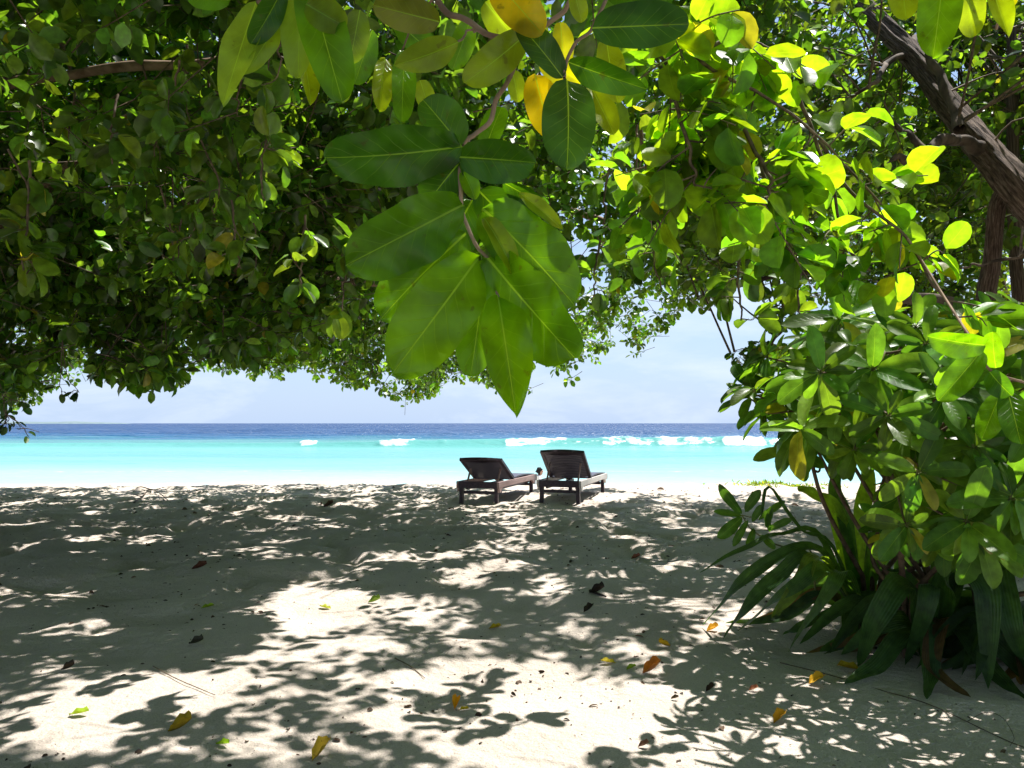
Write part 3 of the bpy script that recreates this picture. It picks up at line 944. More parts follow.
def keep_prob(p):
    """chance that foliage grows at p, thinned where the photo's crowns let the sun through"""
    t = p[:, 2] / SUN[2]
    g = p - t[:, None] * SUN
    gx, gy = g[:, 0], g[:, 1]
    gpx, gpy, f = to_px(np.stack([gx, gy, np.zeros_like(gx)], 1))
    k = np.ones(len(p))
    vis = (gy > 1.5)
    wobx = 30 * (noise2(gx * 2.1, gy * 2.1, 71) - 0.5) * 2 + 34 * (noise2(gx * 6, gy * 6, 73) - 0.5)
    woby = 10 * (noise2(gx * 2.1, gy * 2.1, 72) - 0.5) * 2 + 12 * (noise2(gx * 6, gy * 6, 74) - 0.5)
    for (cx, cy_, rx, ry, s) in LIT:
        d = ((gpx + wobx - cx) / (rx * 1.15)) ** 2 + ((gpy + woby - cy_) / (ry * 1.25)) ** 2
        k = np.where(vis, k * (1 - s * np.clip((1.6 - d) / 0.95, 0, 1)), k)
    # dapple holes
    hol = noise2(gx * 3.0, gy * 2.2, 81) * 0.6 + noise2(gx * 6.5, gy * 5, 82) * 0.4
    k = k * np.where(hol > 0.565, 0.10, 1)
    # open sky over the beach beyond the crowns' shade
    lim = np.interp(gx, [-12, -3, -1.2, 0.6, 2, 4, 6, 14], [16.8, 16.4, 15.6, 14.2, 13.7, 13.4, 13.2, 13.0]) + 0.7 * (noise2(gx * 1.2, gy * 0.4, 83) - 0.5)
    k = np.where(gy > lim, k * 0.10, k)
    return k


CLEAR = [(P(985, 150, 6.9), 0.5), (P(952, 108, 7.3), 0.5), (P(915, 60, 7.8), 0.5), (P(130, 66, 6.1), 0.35), (P(200, 60, 6.0), 0.3), (P(350, 330, 4.3), 0.2), (P(300, 300, 4.6), 0.15), (P(110, 160, 4.4), 0.2), (P(240, 290, 4.4), 0.12), (P(760, 110, 2.7), 1.0), (P(690, 60, 2.5), 0.8), (P(840, 190, 2.9), 0.7), (P(700, 200, 2.7), 0.7), (P(950, 15, 1.6), 0.22), (P(550, 215, 0.95), 0.06), (P(574, 280, 0.9), 0.035),
         (P(885, 395, 3.3), 0.55), (P(985, 500, 3.2), 0.4), (P(1000, 395, 2.6), 0.4), (P(860, 330, 3.5), 0.4), (P(840, 500, 4.8), 0.35), (P(255, 45, 1.0), 0.0),
         (P(520, 478, 12.8), 0.75), (P(598, 478, 12.8), 0.75), (P(500, 482, 11.9), 0.4), (P(583, 482, 11.9), 0.4), (P(570, 40, 1.0), 0.05), (P(800, 590, 4.5), 0.2), (P(310, 85, 1.0), 0.03), (P(490, 25, 1.1), 0.1)]


def clear_mask(p):
    ok = np.ones(len(p), bool)
    for T, r in CLEAR:
        if r <= 0: continue
        v = p - T
        t = v @ SUN
        d = np.linalg.norm(v - t[:, None] * SUN, axis=1)
        ok &= ~((t > 0.05) & (d < r))
    return ok


N_TRY = 165000
cx_ = RNG.uniform(-14, 11, N_TRY); cy2 = RNG.uniform(-4.5, 16.8, N_TRY)
ok = cy2 < y_rim(cx_)
cx_, cy2 = cx_[ok], cy2[ok]
zl, zt = z_low(cx_, cy2), z_top(cx_, cy2)
cz = zl + (zt - zl) * RNG.random(len(cx_)) ** 0.9
C = np.stack([cx_, cy2, cz], 1)
# nearer skirt of foliage drooping at the left
nC = 3600
cpx = RNG.uniform(-260, 360, nC); cD = RNG.uniform(6.6, 9.6, nC)
cX = (cpx - 512) / FPX * cD
_sx = np.array([-12, -7.5, -5.2, -4.9, -4.55, -4.3, -4.0, -3.75, -3.55, -3.3, -3.05, -2.7, -2.2, -1.5])
_sz = np.array([1.6, 1.6, 1.62, 1.95, 2.15, 1.9, 1.72, 1.68, 1.80, 2.15, 2.05, 1.95, 2.1, 2.5])
sxx = cX / cD * 8.0
zlo = np.interp(sxx, _sx, _sz) - 1.3
zlo = 1.3 + zlo * (0.8 + 0.2 * cD / 8.0) + 0.12 * (noise2(cX * 2.5, cD * 2.5, 57) - 0.3)
cZ = zlo + RNG.random(nC) ** 1.3 * 1.5
skirt = np.stack([cX, cD, cZ], 1)
skirt = skirt[noise3(skirt[:, 0] * 1.5, skirt[:, 1] * 1.3, skirt[:, 2] * 1.8, 43) > 0.38]
# even out by volume: thick places get more
thick = (zt - zl) / 3.7
sel = RNG.random(len(C)) < np.clip(thick, 0.25, 1)
C = C[sel]
clump = noise3(C[:, 0] * 1.1, C[:, 1] * 1.1, C[:, 2] * 1.4, 41)
sel = RNG.random(len(C)) < np.clip((clump - 0.30) * 3.4, 0.02, 1)
C = C[sel]
dens = np.where((C[:, 0] > 2.6) & (C[:, 1] < 9), 0.30, 1.0) * np.where(C[:, 1] < 1.0, 0.55, 1.0) * np.where(C[:, 0] < -9, 0.7, 1)
C = C[RNG.random(len(C)) < dens]
ex = np.stack([RNG.uniform(1.3, 3.15, 620), RNG.uniform(11.3, 14.6, 620), np.zeros(620)], 1)
ex[:, 2] = z_low(np.minimum(ex[:, 0], 2.7), ex[:, 1]) + RNG.random(620) ** 1.2 * 1.6 + np.clip(ex[:, 0] - 2.5, 0, 1) * 0.6
gp = RNG.random((230, 3))
ex2 = np.array([P(688 + 150 * a, 185 + 98 * b, 6.8 + 2.0 * c) for a, b, c in gp])
ex = np.concatenate([ex, ex2])
ex = ex[noise3(ex[:, 0] * 1.6, ex[:, 1] * 1.6, ex[:, 2] * 1.8, 47) > 0.36]
C = np.concatenate([C, skirt, ex])
C = C[RNG.random(len(C)) < keep_prob(C)]
C = C[clear_mask(C)]
# open windows in the foliage in front of the leaning trunk and the bare limb at left
def seg_dist(px, py, line):
    best = np.full(len(px), 1e9)
    for (x0, y0), (x1, y1) in zip(line[:-1], line[1:]):
        t = np.clip(((px - x0) * (x1 - x0) + (py - y0) * (y1 - y0)) / ((x1 - x0) ** 2 + (y1 - y0) ** 2), 0, 1)
        best = np.minimum(best, np.hypot(px - x0 - t * (x1 - x0), py - y0 - t * (y1 - y0)))
    return best


def opened(q):
    a, b, f = to_px(q)
    ok = np.ones(len(q), bool)
    for line, wid, dmax, pr in (([(30, 84), (110, 66), (225, 58)], 33, 6.1, 0.97), ([(835, -20), (893, 36), (952, 108), (985, 150), (1030, 205)], 34, 7.6, 0.96), ([(985, 150), (925, 152), (885, 165)], 16, 6.6, 0.9),
                                ([(1013, -10), (1011, 170)], 12, 8.0, 0.85), ([(998, 200), (990, 300)], 15, 7.0, 0.85), ([(705, 293), (800, 275)], 10, 7.4, 0.9), ([(835, 320), (860, 300), (930, 305), (1024, 350)], 15, 6.6, 0.85),
                                ([(170, 193), (205, 190)], 10, 40, 0.9), ([(75, 345), (110, 352)], 9, 40, 0.85), ([(170, 350), (190, 345)], 10, 40, 0.85), ([(880, 210), (905, 220)], 22, 40, 0.7), ([(930, 90), (990, 60)], 16, 40, 0.6)):
        d = seg_dist(a, b, line)
        ok &= ~((d < wid) & (f < dmax) & (f > 0.5) & (RNG.random(len(q)) < pr))
    return ok


C = C[opened(C)]
# nothing closer to the lens than the crowns hang
dist = np.linalg.norm(C - CAM, axis=1)
C = C[dist > np.where(C[:, 0] < 0.6, 3.7, 2.9)]
print("sprigs", len(C))


def leaf_cols(N, base=(0.050, 0.105, 0.018), var=0.35, yellow=0.06):
    b = np.array(base)
    s = np.exp(RNG.normal(0, var, N))[:, None]
    hue = np.clip(RNG.normal(0, 1, N), -1.2, 1.8)[:, None]
    c = b[None] * s * (1 + hue * np.array([0.22, 0.05, 0.0]))
    y = RNG.random(N) < yellow
    c[y] = np.array([0.22, 0.20, 0.025]) * RNG.uniform(0.6, 1.2, (y.sum(), 1))
    return np.clip(c, 0.004, 0.6)


def sprigs(batch, C, k, L=(0.11, 0.17), W=0.56, base=(0.050, 0.105, 0.018), droop=0.35, spread=0.13, yellow=0.006, var=0.42):
    N = len(C)
    A = unit(RNG.normal(0, 1, (N, 3)) * np.array([1, 1, 0.35]) + np.array([0, 0, -droop]))
    cc = np.repeat(C, k, 0); AA = np.repeat(A, k, 0)
    s = np.tile(np.linspace(-1, 1, k), N)[:, None] * spread
    ang = np.tile(np.arange(k) * 2.4, N) + np.repeat(RNG.uniform(0, 6.28, N), k)
    ref = unit(np.cross(AA, np.array([0.2, 0.1, 1.0]))); ref2 = np.cross(AA, ref)
    rad = ref * np.cos(ang)[:, None] + ref2 * np.sin(ang)[:, None]
    d = unit(rad * 0.9 + AA * (0.35 + 0.5 * (s > 0)) + np.array([0, 0, -0.28]) + RNG.normal(0, 0.18, (N * k, 3)))
    nrm = np.array([0, 0, 1.0]) + AA * 0.35 + RNG.normal(0, 0.42, (N * k, 3))
    LL = RNG.uniform(*L, N * k)
    col = leaf_cols(N * k, base, var, yellow)
    clus = np.repeat(np.exp(RNG.normal(0, 0.18, N)), k)[:, None]
    batch.add(cc + AA * s + d * 0.02, d, nrm, LL, LL * W * RNG.uniform(0.85, 1.15, N * k), col * clus, RNG.uniform(0.02, 0.3, N * k), RNG.uniform(0.05, 0.3, N * k))
    tw = [np.stack([C - A * (spread + 0.22) + np.array([0, 0, 0.05]), C + A * spread])]
    return A


def fast_twigs(C, A, l0=0.36, l1=0.14, r=0.0035):
    """three-sided straight twigs, all in one array"""
    N = len(C)
    a = unit(np.cross(A, np.array([0.3, 0.2, 0.93]))); b = np.cross(A, a)
    V = []
    for end, rr in ((C - A * l0 + np.array([0, 0, 0.04]), r * 1.5), (C, r), (C + A * l1, r * 0.5)):
        for q in range(3):
            th = q * 2.094
            V.append(end + rr * (a * math.cos(th) + b * math.sin(th)))
    V = np.stack(V, 1).reshape(-1, 3)
    Q = []
    for s in range(2):
        for q in range(3):
            Q.append((s * 3 + q, s * 3 + (q + 1) % 3, s * 3 + 3 + (q + 1) % 3, s * 3 + 3 + q))
    Q = (np.array(Q)[None] + np.arange(N)[:, None, None] * 9).reshape(-1, 4)
    return V, Q


def join_geo(parts):
    V, Q, n = [], [], 0
    for v, q in parts:
        V.append(v); Q.append(q + n); n += len(v)
    return np.concatenate(V), np.concatenate(Q)


def branches_to(limb_pts, targets, n, r0=0.016, seed=0):
    paths = []
    if len(targets) == 0: return paths
    idx = RNG.choice(len(targets), min(n, len(targets)), replace=False)
    for i in idx:
        t = targets[i]
        d = np.linalg.norm(limb_pts - t, axis=1)
        near = np.argsort(d)[:6]
        j = near[RNG.integers(len(near))]
        if d[j] > 4.5: continue
        p0 = limb_pts[j]
        m = (p0 + t) / 2 + RNG.normal(0, 0.13, 3) * min(d[j], 2.0) + np.array([0, 0, 0.12 * d[j]])
        paths.append((crv([p0, m, t], 9), np.linspace(min(r0, 0.006 + 0.006 * d[j]), 0.004, 9)))
    return paths


# which tree each sprig belongs to
zone = np.where(C[:, 1] < 4.6 - 0.12 * C[:, 0], 2, np.where(C[:, 0] < 1.1 + 0.1 * (C[:, 1] - 5), 0, 1))
zone = np.where((C[:, 1] > 11) & (C[:, 0] < 3.6), 0, zone)

left_tree = empty("spreading_tree", (-7.6, 8.2, 0.0), "broad-leaved tree whose low dark crown spreads over the left and middle of the shaded sand", "tree", "beach trees")
right_tree = empty("leaning_tree", (6.6, 6.4, 0.1), "tree with a thick furrowed trunk leaning across the upper right of the view", "tree", "beach trees")
near_tree = empty("overhanging_tree", (-1.9, -3.2, 0.0), "tree overhead whose big glossy leaves hang right in front of the view", "tree", "beach trees")

# limbs
L_left = [
    ([(-7.6, 8.2, 2.4), (-6.6, 7.6, 3.5), tuple(P(-70, 103, 6.7)), tuple(P(30, 82, 6.3)), tuple(P(110, 66, 6.1)), tuple(P(225, 58, 6.0)), tuple(P(330, 40, 6.4))], 0.075, 0.022),
    ([(-7.6, 8.2, 2.4), (-6.2, 8.6, 3.3), tuple(P(60, 215, 8.2)), tuple(P(195, 262, 8.0)), tuple(P(330, 278, 8.2)), tuple(P(450, 300, 9.5))], 0.14, 0.03),
    ([(-7.6, 8.2, 2.6), (-6.6, 10.5, 3.4), (-4.5, 12.8, 3.1), (-1.5, 14.2, 2.9), (1.0, 14.6, 2.8)], 0.13, 0.03),
    ([(-7.6, 8.2, 2.6), (-8.2, 10.8, 3.4), (-7.6, 13.6, 2.8), (-6.5, 15.2, 2.4)], 0.11, 0.03),
    ([(-7.6, 8.2, 2.8), (-5.4, 9.6, 4.9), (-2.0, 11.0, 5.2), (1.2, 12.2, 4.6), (2.6, 12.6, 3.9)], 0.13, 0.03),
    ([(-7.6, 8.2, 3.0), (-8.8, 6.2, 4.6), (-9.4, 3.4, 5.2)], 0.11, 0.03),
    ([(-7.6, 8.2, 3.0), (-4.4, 7.0, 5.3), (-1.5, 7.6, 5.6), (0.6, 8.6, 5.3)], 0.12, 0.03),
    ([(-5.2, 8.0, 3.5), tuple(P(130, 118, 7.0)), tuple(P(210, 125, 7.0)), tuple(P(290, 95, 7.2))], 0.06, 0.02),
]
L_near = [
    ([(-1.9, -3.2, 2.4), (-1.2, -1.6, 3.6), (0.0, 0.0, 4.2), (1.2, 0.9, 4.4), (1.6, 1.8, 4.4)], 0.08, 0.02),
    ([(-1.9, -3.2, 2.4), (-3.2, -0.6, 3.8), (-4.2, 2.0, 4.2), (-4.6, 4.4, 4.0)], 0.12, 0.03),
    ([(-1.9, -3.2, 2.6), (0.5, -2.6, 4.2), (3.2, -1.8, 4.6), (5.8, -0.6, 4.4)], 0.11, 0.03),
    ([(-1.9, -3.2, 2.8), (-4.5, -3.5, 4.5), (-8.0, -2.0, 4.8)], 0.10, 0.03),
]
TX = lambda px, py, D: tuple(P(px, py, D))
L_right = [
    ([TX(985, 150, 6.85), TX(955, 138, 6.7), TX(925, 150, 6.4), TX(888, 164, 6.3)], 0.065, 0.03),
    ([TX(925, 150, 6.4), TX(903, 128, 6.6), TX(884, 112, 6.8), TX(862, 108, 7.0)], 0.03, 0.012),
    ([TX(1060, 375, 6.6), TX(1024, 350, 6.5), TX(985, 322, 6.4), TX(940, 302, 6.4), TX(890, 296, 6.4), TX(850, 302, 6.5), TX(832, 322, 6.6), TX(815, 345, 6.6)], 0.085, 0.02),
    ([TX(870, 296, 6.4), TX(835, 272, 6.8), TX(795, 275, 7.2), TX(750, 282, 7.4), TX(704, 293, 7.6)], 0.04, 0.016),
    ([TX(912, 52, 7.9), TX(885, 65, 7.6), TX(872, 85, 6.7), TX(850, 100, 7.0)], 0.035, 0.012),
    ([TX(862, 2, 8.5), TX(820, -40, 8.8), (2.4, 9.6, 6.4), (1.2, 10.4, 6.0)], 0.10, 0.03),
    ([TX(900, 50, 8.1), (4.8, 8.8, 5.8), (5.6, 9.4, 6.2)], 0.07, 0.03),
    ([TX(1024, 256, 6.9), TX(980, 264, 6.8), TX(940, 274, 6.7)], 0.016, 0.006),
    ([TX(783, 330, 8.6), TX(765, 350, 8.6), TX(745, 372, 8.7)], 0.02, 0.006),
    ([TX(790, 278, 7.2), TX(785, 310, 8.0), TX(770, 345, 8.4), TX(735, 350, 8.6)], 0.018, 0.006),
    ([TX(960, 130, 6.5), TX(935, 60, 7.0), TX(900, -30, 7.6)], 0.05, 0.03),
]


def build_limbs(name, spec, tree, mat, zone_id, nbr, extra=None):
    paths, lp = [], []
    for i, (c, r0, r1) in enumerate(spec):
        p, r = limb_path(c, r0, r1, 40, 0.05, 20 + i)
        r = r * (1 + 0.16 * (noise2(np.arange(40) * 0.5, np.full(40, i), 90) - 0.5) * 2)
        r = r * np.clip((1 - np.linspace(0, 1, 40)) * 9, 0.12, 1)
        paths.append((p, r)); lp.append(p)
    V, Q = tubes(paths, 12)
    me = np_mesh(name, V, Q)
    link(name, me, mat, tree, True)
    lp = np.concatenate(lp)
    tg = C[zone == zone_id]
    vis = (tg[:, 1] > 2)
    br = branches_to(lp, tg[vis], nbr)
    return lp, br


lpL, brL = build_limbs("limbs", L_left, left_tree, M_PALE_BARK, 0, 420)
lpR, brR = build_limbs("limbs", L_right, right_tree, M_BARK, 1, 160)
lpN, brN = build_limbs("limbs", L_near, near_tree, M_BARK, 2, 45)
bark_trunk("trunk", [(-7.7, 8.4, -0.3), (-7.7, 8.3, 0.8), (-7.5, 8.1, 2.0), (-7.6, 8.3, 3.1)], 0.34, 0.22, M_BARK, left_tree, 70, 28, flare=0.5)
bark_trunk("trunk", [(-2.0, -3.4, -0.3), (-2.0, -3.3, 0.8), (-1.8, -3.1, 1.9), (-1.95, -3.2, 3.0)], 0.30, 0.2, M_BARK, near_tree, 70, 28, flare=0.5)
# leaning trunk seen in the upper right, rising from behind the shrub
bark_trunk("trunk", [(6.9, 6.0, -0.2), (6.5, 6.2, 0.9), (5.9, 6.4, 2.0), TX(1060, 232, 6.6), TX(1018, 190, 6.6), TX(985, 150, 6.9), TX(952, 108, 7.3), TX(922, 68, 7.7), TX(893, 36, 8.1), TX(858, 0, 8.5), TX(815, -45, 8.8)],
           0.155, 0.090, M_BARK, right_tree, 500, 90, ridge=0.26, seed=8, flare=0.4)
bark_trunk("second_trunk", [(5.0, 7.6, -0.2), (4.7, 7.5, 1.2), TX(985, 320, 7.4), TX(992, 260, 7.2), TX(998, 205, 6.9), TX(1012, 178, 6.6)], 0.095, 0.065, M_BARK, right_tree, 120, 28, seed=12, flare=0.4)

for tree, zid, br in ((left_tree, 0, brL), (right_tree, 1, brR), (near_tree, 2, brN)):
    Z = C[zone == zid]
    lb = Leaves(T_LO)
    base = (0.066, 0.130, 0.018) if zid != 1 else (0.070, 0.125, 0.018)
    # farther foliage slightly smaller-leaved, as at the crown's rim
    far = Z[:, 1] > 10.5
    A1 = sprigs(lb, Z[~far], 9, (0.105, 0.17), 0.60, base)
    A2 = sprigs(lb, Z[far], 10, (0.085, 0.13), 0.66, (0.062, 0.125, 0.018))
    lb.build("crown", M_CANOPY, tree)
    geo = [fast_twigs(Z[~far], A1), fast_twigs(Z[far], A2)]
    if br: geo.append(tubes(br, 4))
    V, Q = join_geo(geo)
    link("twigs", np_mesh("twigs", V, Q), M_TWIG, tree, True)


# ------------------------------------------------------------------ background trees on the right
def blob_tree(name, loc, trunk_ctrl, r0, crown_list, nsp, label, base, leafL=(0.08, 0.13), cat="tree", group="trees behind the shrub at right", lit_gap=0.33, kleaf=9, mat=None):
    root = empty(name, loc, label, cat, group)
    pts = []
    for (c, s, n) in crown_list:
        u = unit(RNG.normal(0, 1, (n, 3))) * (RNG.random(n) ** 0.42)[:, None]
        q = np.array(c) + u * np.array(s)
        pts.append(q)
    q = np.concatenate(pts)
    nz = noise3(q[:, 0] * 1.7, q[:, 1] * 1.7, q[:, 2] * 1.9, 44)
    q = q[RNG.random(len(q)) < np.clip((nz - lit_gap) * 3.2, 0.02, 1)]
    q = q[q[:, 2] > sand_z(q[:, 0], q[:, 1], False) + 0.12]
    q = q[clear_mask(q)]
    q = q[opened(q)]
    lb = Leaves(T_LO)
    A = sprigs(lb, q, kleaf, leafL, 0.6, base)
    lb.build("crown", mat or M_CANOPY, root)
    tp = crv(trunk_ctrl, 40)
    bark_trunk("trunk", trunk_ctrl, r0, r0 * 0.55, M_BARK, root, 70, 20, seed=int(abs(loc[0]) * 10), flare=0.4)
    br = branches_to(tp[12:], q, 60, r0 * 0.4)
    geo = [fast_twigs(q, A)]
    if br: geo.append(tubes(br, 5))
    V, Q = join_geo(geo)
    link("twigs", np_mesh("twigs", V, Q), M_TWIG, root, True)
    return root


vt = P(1012, 100, 8.2)
blob_tree("slender_tree", (vt[0], 8.2, 0.1), [(vt[0] + .1, 8.2, -0.2), (vt[0] + 0.05, 8.2, 1.5), (vt[0] - .02, 8.2, 3.4), (vt[0] + .02, 8.2, 5.6)], 0.085,
          [((vt[0] + 1.0, 9.2, 5.4), (2.0, 1.8, 1.6), 500)], 0, "slender straight-trunked tree at the far right edge behind the leaning trunk", (0.08, 0.14, 0.02))
blob_tree("background_tree", (8.4, 12.5, 0.0), [(8.4, 12.5, -0.3), (8.2, 12.4, 1.8), (8.0, 12.6, 3.6), (7.6, 12.4, 5.4)], 0.16,
          [((7.0, 11.6, 5.6), (2.6, 2.4, 2.2), 1400), ((8.6, 12.4, 3.0), (2.6, 2.0, 2.0), 900)], 0, "tall backlit tree filling the gap above the shrub at right", (0.12, 0.18, 0.02))
blob_tree("background_tree", (5.6, 10.6, 0.0), [(5.6, 10.6, -0.3), (5.5, 10.6, 1.2), (5.3, 10.4, 2.6), (5.0, 10.2, 3.8)], 0.10,
          [((5.2, 10.2, 3.5), (1.3, 1.3, 1.0), 420), ((5.9, 10.6, 2.2), (1.2, 1.2, 0.9), 300)], 0, "thin bright-leaved tree between the shrub and the open sky gap", (0.07, 0.14, 0.02), lit_gap=0.3)
blob_tree("background_tree", (10.5, 9.0, 0.2), [(10.5, 9.0, -0.3), (10.3, 9.0, 2.0), (10.0, 9.2, 4.5)], 0.18,
          [((9.4, 9.0, 4.8), (2.4, 2.4, 2.6), 1200), ((9.2, 8.4, 1.8), (2.2, 1.8, 1.6), 700)], 0, "dense tree beyond the right edge behind the slender trunk", (0.11, 0.17, 0.02))
blob_tree("understorey_shrub", (6.2, 9.0, 0.1), [(6.2, 9.0, -0.1), (6.2, 8.9, 0.6), (6.1, 8.9, 1.3)], 0.05,
          [((6.2, 8.9, 1.1), (1.5, 1.2, 1.2), 650)], 0, "shady green undergrowth bush behind the large-leaved shrub", (0.05, 0.11, 0.02), (0.09, 0.15), "shrub", "undergrowth at right")
blob_tree("understorey_shrub", (4.9, 6.9, 0.1), [(4.9, 6.9, -0.1), (4.9, 6.9, 0.6), (4.8, 6.8, 1.3)], 0.04,
          [((4.9, 6.9, 0.9), (1.0, 0.9, 1.0), 420)], 0, "bush in front of the leaning trunk, half hidden by the large-leaved shrub", (0.05, 0.10, 0.02), (0.09, 0.14), "shrub", "undergrowth at right")


# ------------------------------------------------------------------ hanging branches of the overhead tree
def hang_cluster(name, parent, mains, n_side, leafL, W, base, count, radius, mat=M_CANOPY, yellow=0.1, var=0.25, rmain=(0.008, 0.004), gravity=0.35, tmpl=T_MID, up=0.0):
    """mains: list of control lists. side twigs grow from them and carry alternate leaves."""
    br = bpy.data.objects.new(name, None); COL.objects.link(br); br.parent = parent
    br.location = Vector(tuple(mains[0][0])) - Vector(parent.location)
    paths = []
    lb = Leaves(tmpl)
    def off(o):
        o.parent = br; o.matrix_parent_inverse = Matrix.Translation(-Vector(tuple(mains[0][0])))
    for mc in mains:
        p, r = limb_path(mc, rmain[0], rmain[1], 40, 0.012, RNG.integers(1000))
        paths.append((p, r))
        for s in range(n_side):
            i = int(RNG.uniform(4, 39)); o = p[i]
            d = unit(RNG.normal(0, 1, 3) * np.array([1, 0.8, 0.8]) + np.array([0, 0, -gravity]) + up * np.array([0, 0, 1]))
            Lt = RNG.uniform(0.4, 1.0) * radius
            e = o + d * Lt + np.array([0, 0, -0.1 * Lt])
            tw = crv([o, (o + e) / 2 + np.array([0, 0, 0.04 * Lt]) + RNG.normal(0, 0.012, 3), e], 9)
            paths.append((tw, np.linspace(0.0035, 0.0018, 9)))
            k = count
            for q in range(k):
                t = 0.25 + 0.75 * (q + RNG.random() * 0.5) / k
                b = tw[min(8, int(t * 8))]
                ax = unit(tw[-1] - tw[0])
                rr = unit(np.cross(ax, RNG.normal(0, 1, 3)))
                dd = unit(rr + ax * 0.6 + np.array([0, 0, -0.35]))
                nn = np.array([0, 0, 1.0]) + RNG.normal(0, 0.5, 3)
                L = RNG.uniform(*leafL)
                pet = b + dd * 0.018
                paths.append((np.stack([b, pet]), np.array([0.0012, 0.001])))
                lb.add(pet, dd, nn, L, L * W * RNG.uniform(0.85, 1.15), leaf_cols(1, base, var, yellow), RNG.uniform(0.03, 0.28), RNG.uniform(0.05, 0.3), 0.25)
    off(lb.build("leaves", mat, br))
    V, Q = tubes(paths, 6)
    off(link("twig", np_mesh("twig", V, Q), M_TWIG, br, True))
    return br


R3 = lambda *a: [TX(*q) for q in a]
# the sunlit sprays to the right of the centre
hang_cluster("sunlit_branch", near_tree, [
    R3((610, -60, 2.3), (650, -5, 2.4), (705, 62, 2.6), (760, 95, 2.7), (812, 135, 2.8), (855, 175, 2.9), (905, 232, 2.95)),
    R3((640, 10, 2.5), (668, 70, 2.6), (705, 118, 2.7), (745, 130, 2.75)),
    R3((700, 50, 2.6), (740, 40, 2.7), (790, 60, 2.9)),
    R3((745, 130, 2.7), (770, 180, 2.6), (760, 215, 2.6)),
    R3((668, 80, 2.6), (690, 150, 2.6), (700, 205, 2.6)),
], 11, (0.10, 0.155), 0.74, (0.085, 0.145, 0.014), 5, 0.32, yellow=0.05, mat=M_SUNNY)
hang_cluster("drooping_spray", near_tree, [R3((820, 140, 2.9), (850, 190, 2.9), (905, 236, 2.8), (935, 290, 2.7), (975, 345, 2.6))], 10, (0.08, 0.13), 0.68, (0.07, 0.13, 0.015), 4, 0.2, yellow=0.1, mat=M_SUNNY)
for ml in (R3((800, 100, 3.0), (830, 180, 3.1), (845, 240, 3.1), (870, 270, 3.1)), R3((760, 160, 3.0), (775, 220, 3.0), (790, 250, 3.0)), R3((640, 130, 2.9), (650, 190, 2.9), (660, 230, 2.9))):
    hang_cluster("drooping_spray", near_tree, [ml], 10, (0.10, 0.15), 0.70, (0.06, 0.12, 0.015), 5, 0.28, yellow=0.03, mat=M_SUNNY)
# leaf sprays hanging in the dark middle distance
for (pts, ns, L) in [(R3((232, 200, 4.4), (236, 245, 4.4), (240, 268, 4.4)), 3, (0.12, 0.16)), (R3((305, 215, 4.6), (302, 262, 4.6), (300, 285, 4.6)), 3, (0.11, 0.15)),
                     (R3((348, 225, 4.3), (345, 270, 4.3), (342, 310, 4.3)), 4, (0.12, 0.17)), (R3((118, 95, 4.5), (112, 130, 4.4), (110, 165, 4.4)), 4, (0.13, 0.18)),
                     (R3((600, 240, 4.6), (595, 270, 4.6), (592, 300, 4.6)), 3, (0.10, 0.13)), (R3((180, 60, 4.4), (170, 100, 4.5), (150, 130, 4.5)), 4, (0.1, 0.15)),
                     (R3((30, 160, 4.0), (28, 220, 4.0), (22, 270, 4.0)), 5, (0.12, 0.16)), (R3((650, 215, 4.2), (655, 260, 4.2), (660, 290, 4.2)), 4, (0.11, 0.15)),
                     (R3((200, 190, 4.8), (195, 220, 4.8), (190, 240, 4.8)), 3, (0.1, 0.14)), (R3((280, 120, 4.2), (270, 150, 4.2), (262, 175, 4.2)), 3, (0.1, 0.14)),
                     (R3((740, 255, 3.8), (738, 290, 3.8), (742, 320, 3.8)), 4, (0.1, 0.14)), (R3((800, 270, 4.2), (798, 300, 4.2), (800, 325, 4.2)), 4, (0.1, 0.14))]:
    hang_cluster("hanging_spray", near_tree, [pts], ns, L, 0.62, (0.075, 0.135, 0.018), 6, 0.15, yellow=0.04)
for k in range(26):
    px_, py_, D_ = RNG.uniform(10, 640), RNG.uniform(60, 300), RNG.uniform(3.9, 5.6)
    if 330 < px_ < 590 and 80 < py_: continue
    if py_ < 110 and px_ < 240: continue
    hang_cluster("hanging_spray", near_tree, [R3((px_ + RNG.uniform(-25, 25), py_ - 75, D_), (px_ + RNG.uniform(-8, 8), py_ - 35, D_), (px_, py_, D_))], 3, (0.11, 0.16), 0.64,
                 (0.085, 0.15, 0.016) if k % 3 else (0.05, 0.11, 0.016), 5, 0.15, yellow=0.03)
# dark sprig dangling against the sea at the far left
hang_cluster("dangling_sprig", left_tree, [R3((-6, 350, 5.4), (0, 385, 5.4), (6, 410, 5.4), (22, 425, 5.4), (38, 432, 5.4)), R3((2, 395, 5.4), (14, 400, 5.4), (26, 402, 5.4)), R3((6, 410, 5.4), (4, 425, 5.4))],
             7, (0.05, 0.075), 0.6, (0.03, 0.07, 0.015), 2, 0.08, yellow=0, rmain=(0.004, 0.002))
hang_cluster("dangling_sprig", left_tree, [R3((62, 340, 6.5), (66, 372, 6.5), (76, 390, 6.5), (75, 402, 6.5)), R3((62, 342, 6.5), (60, 380, 6.5), (63, 398, 6.5))],
             3, (0.07, 0.10), 0.6, (0.03, 0.07, 0.015), 2, 0.10, yellow=0, rmain=(0.004, 0.002))
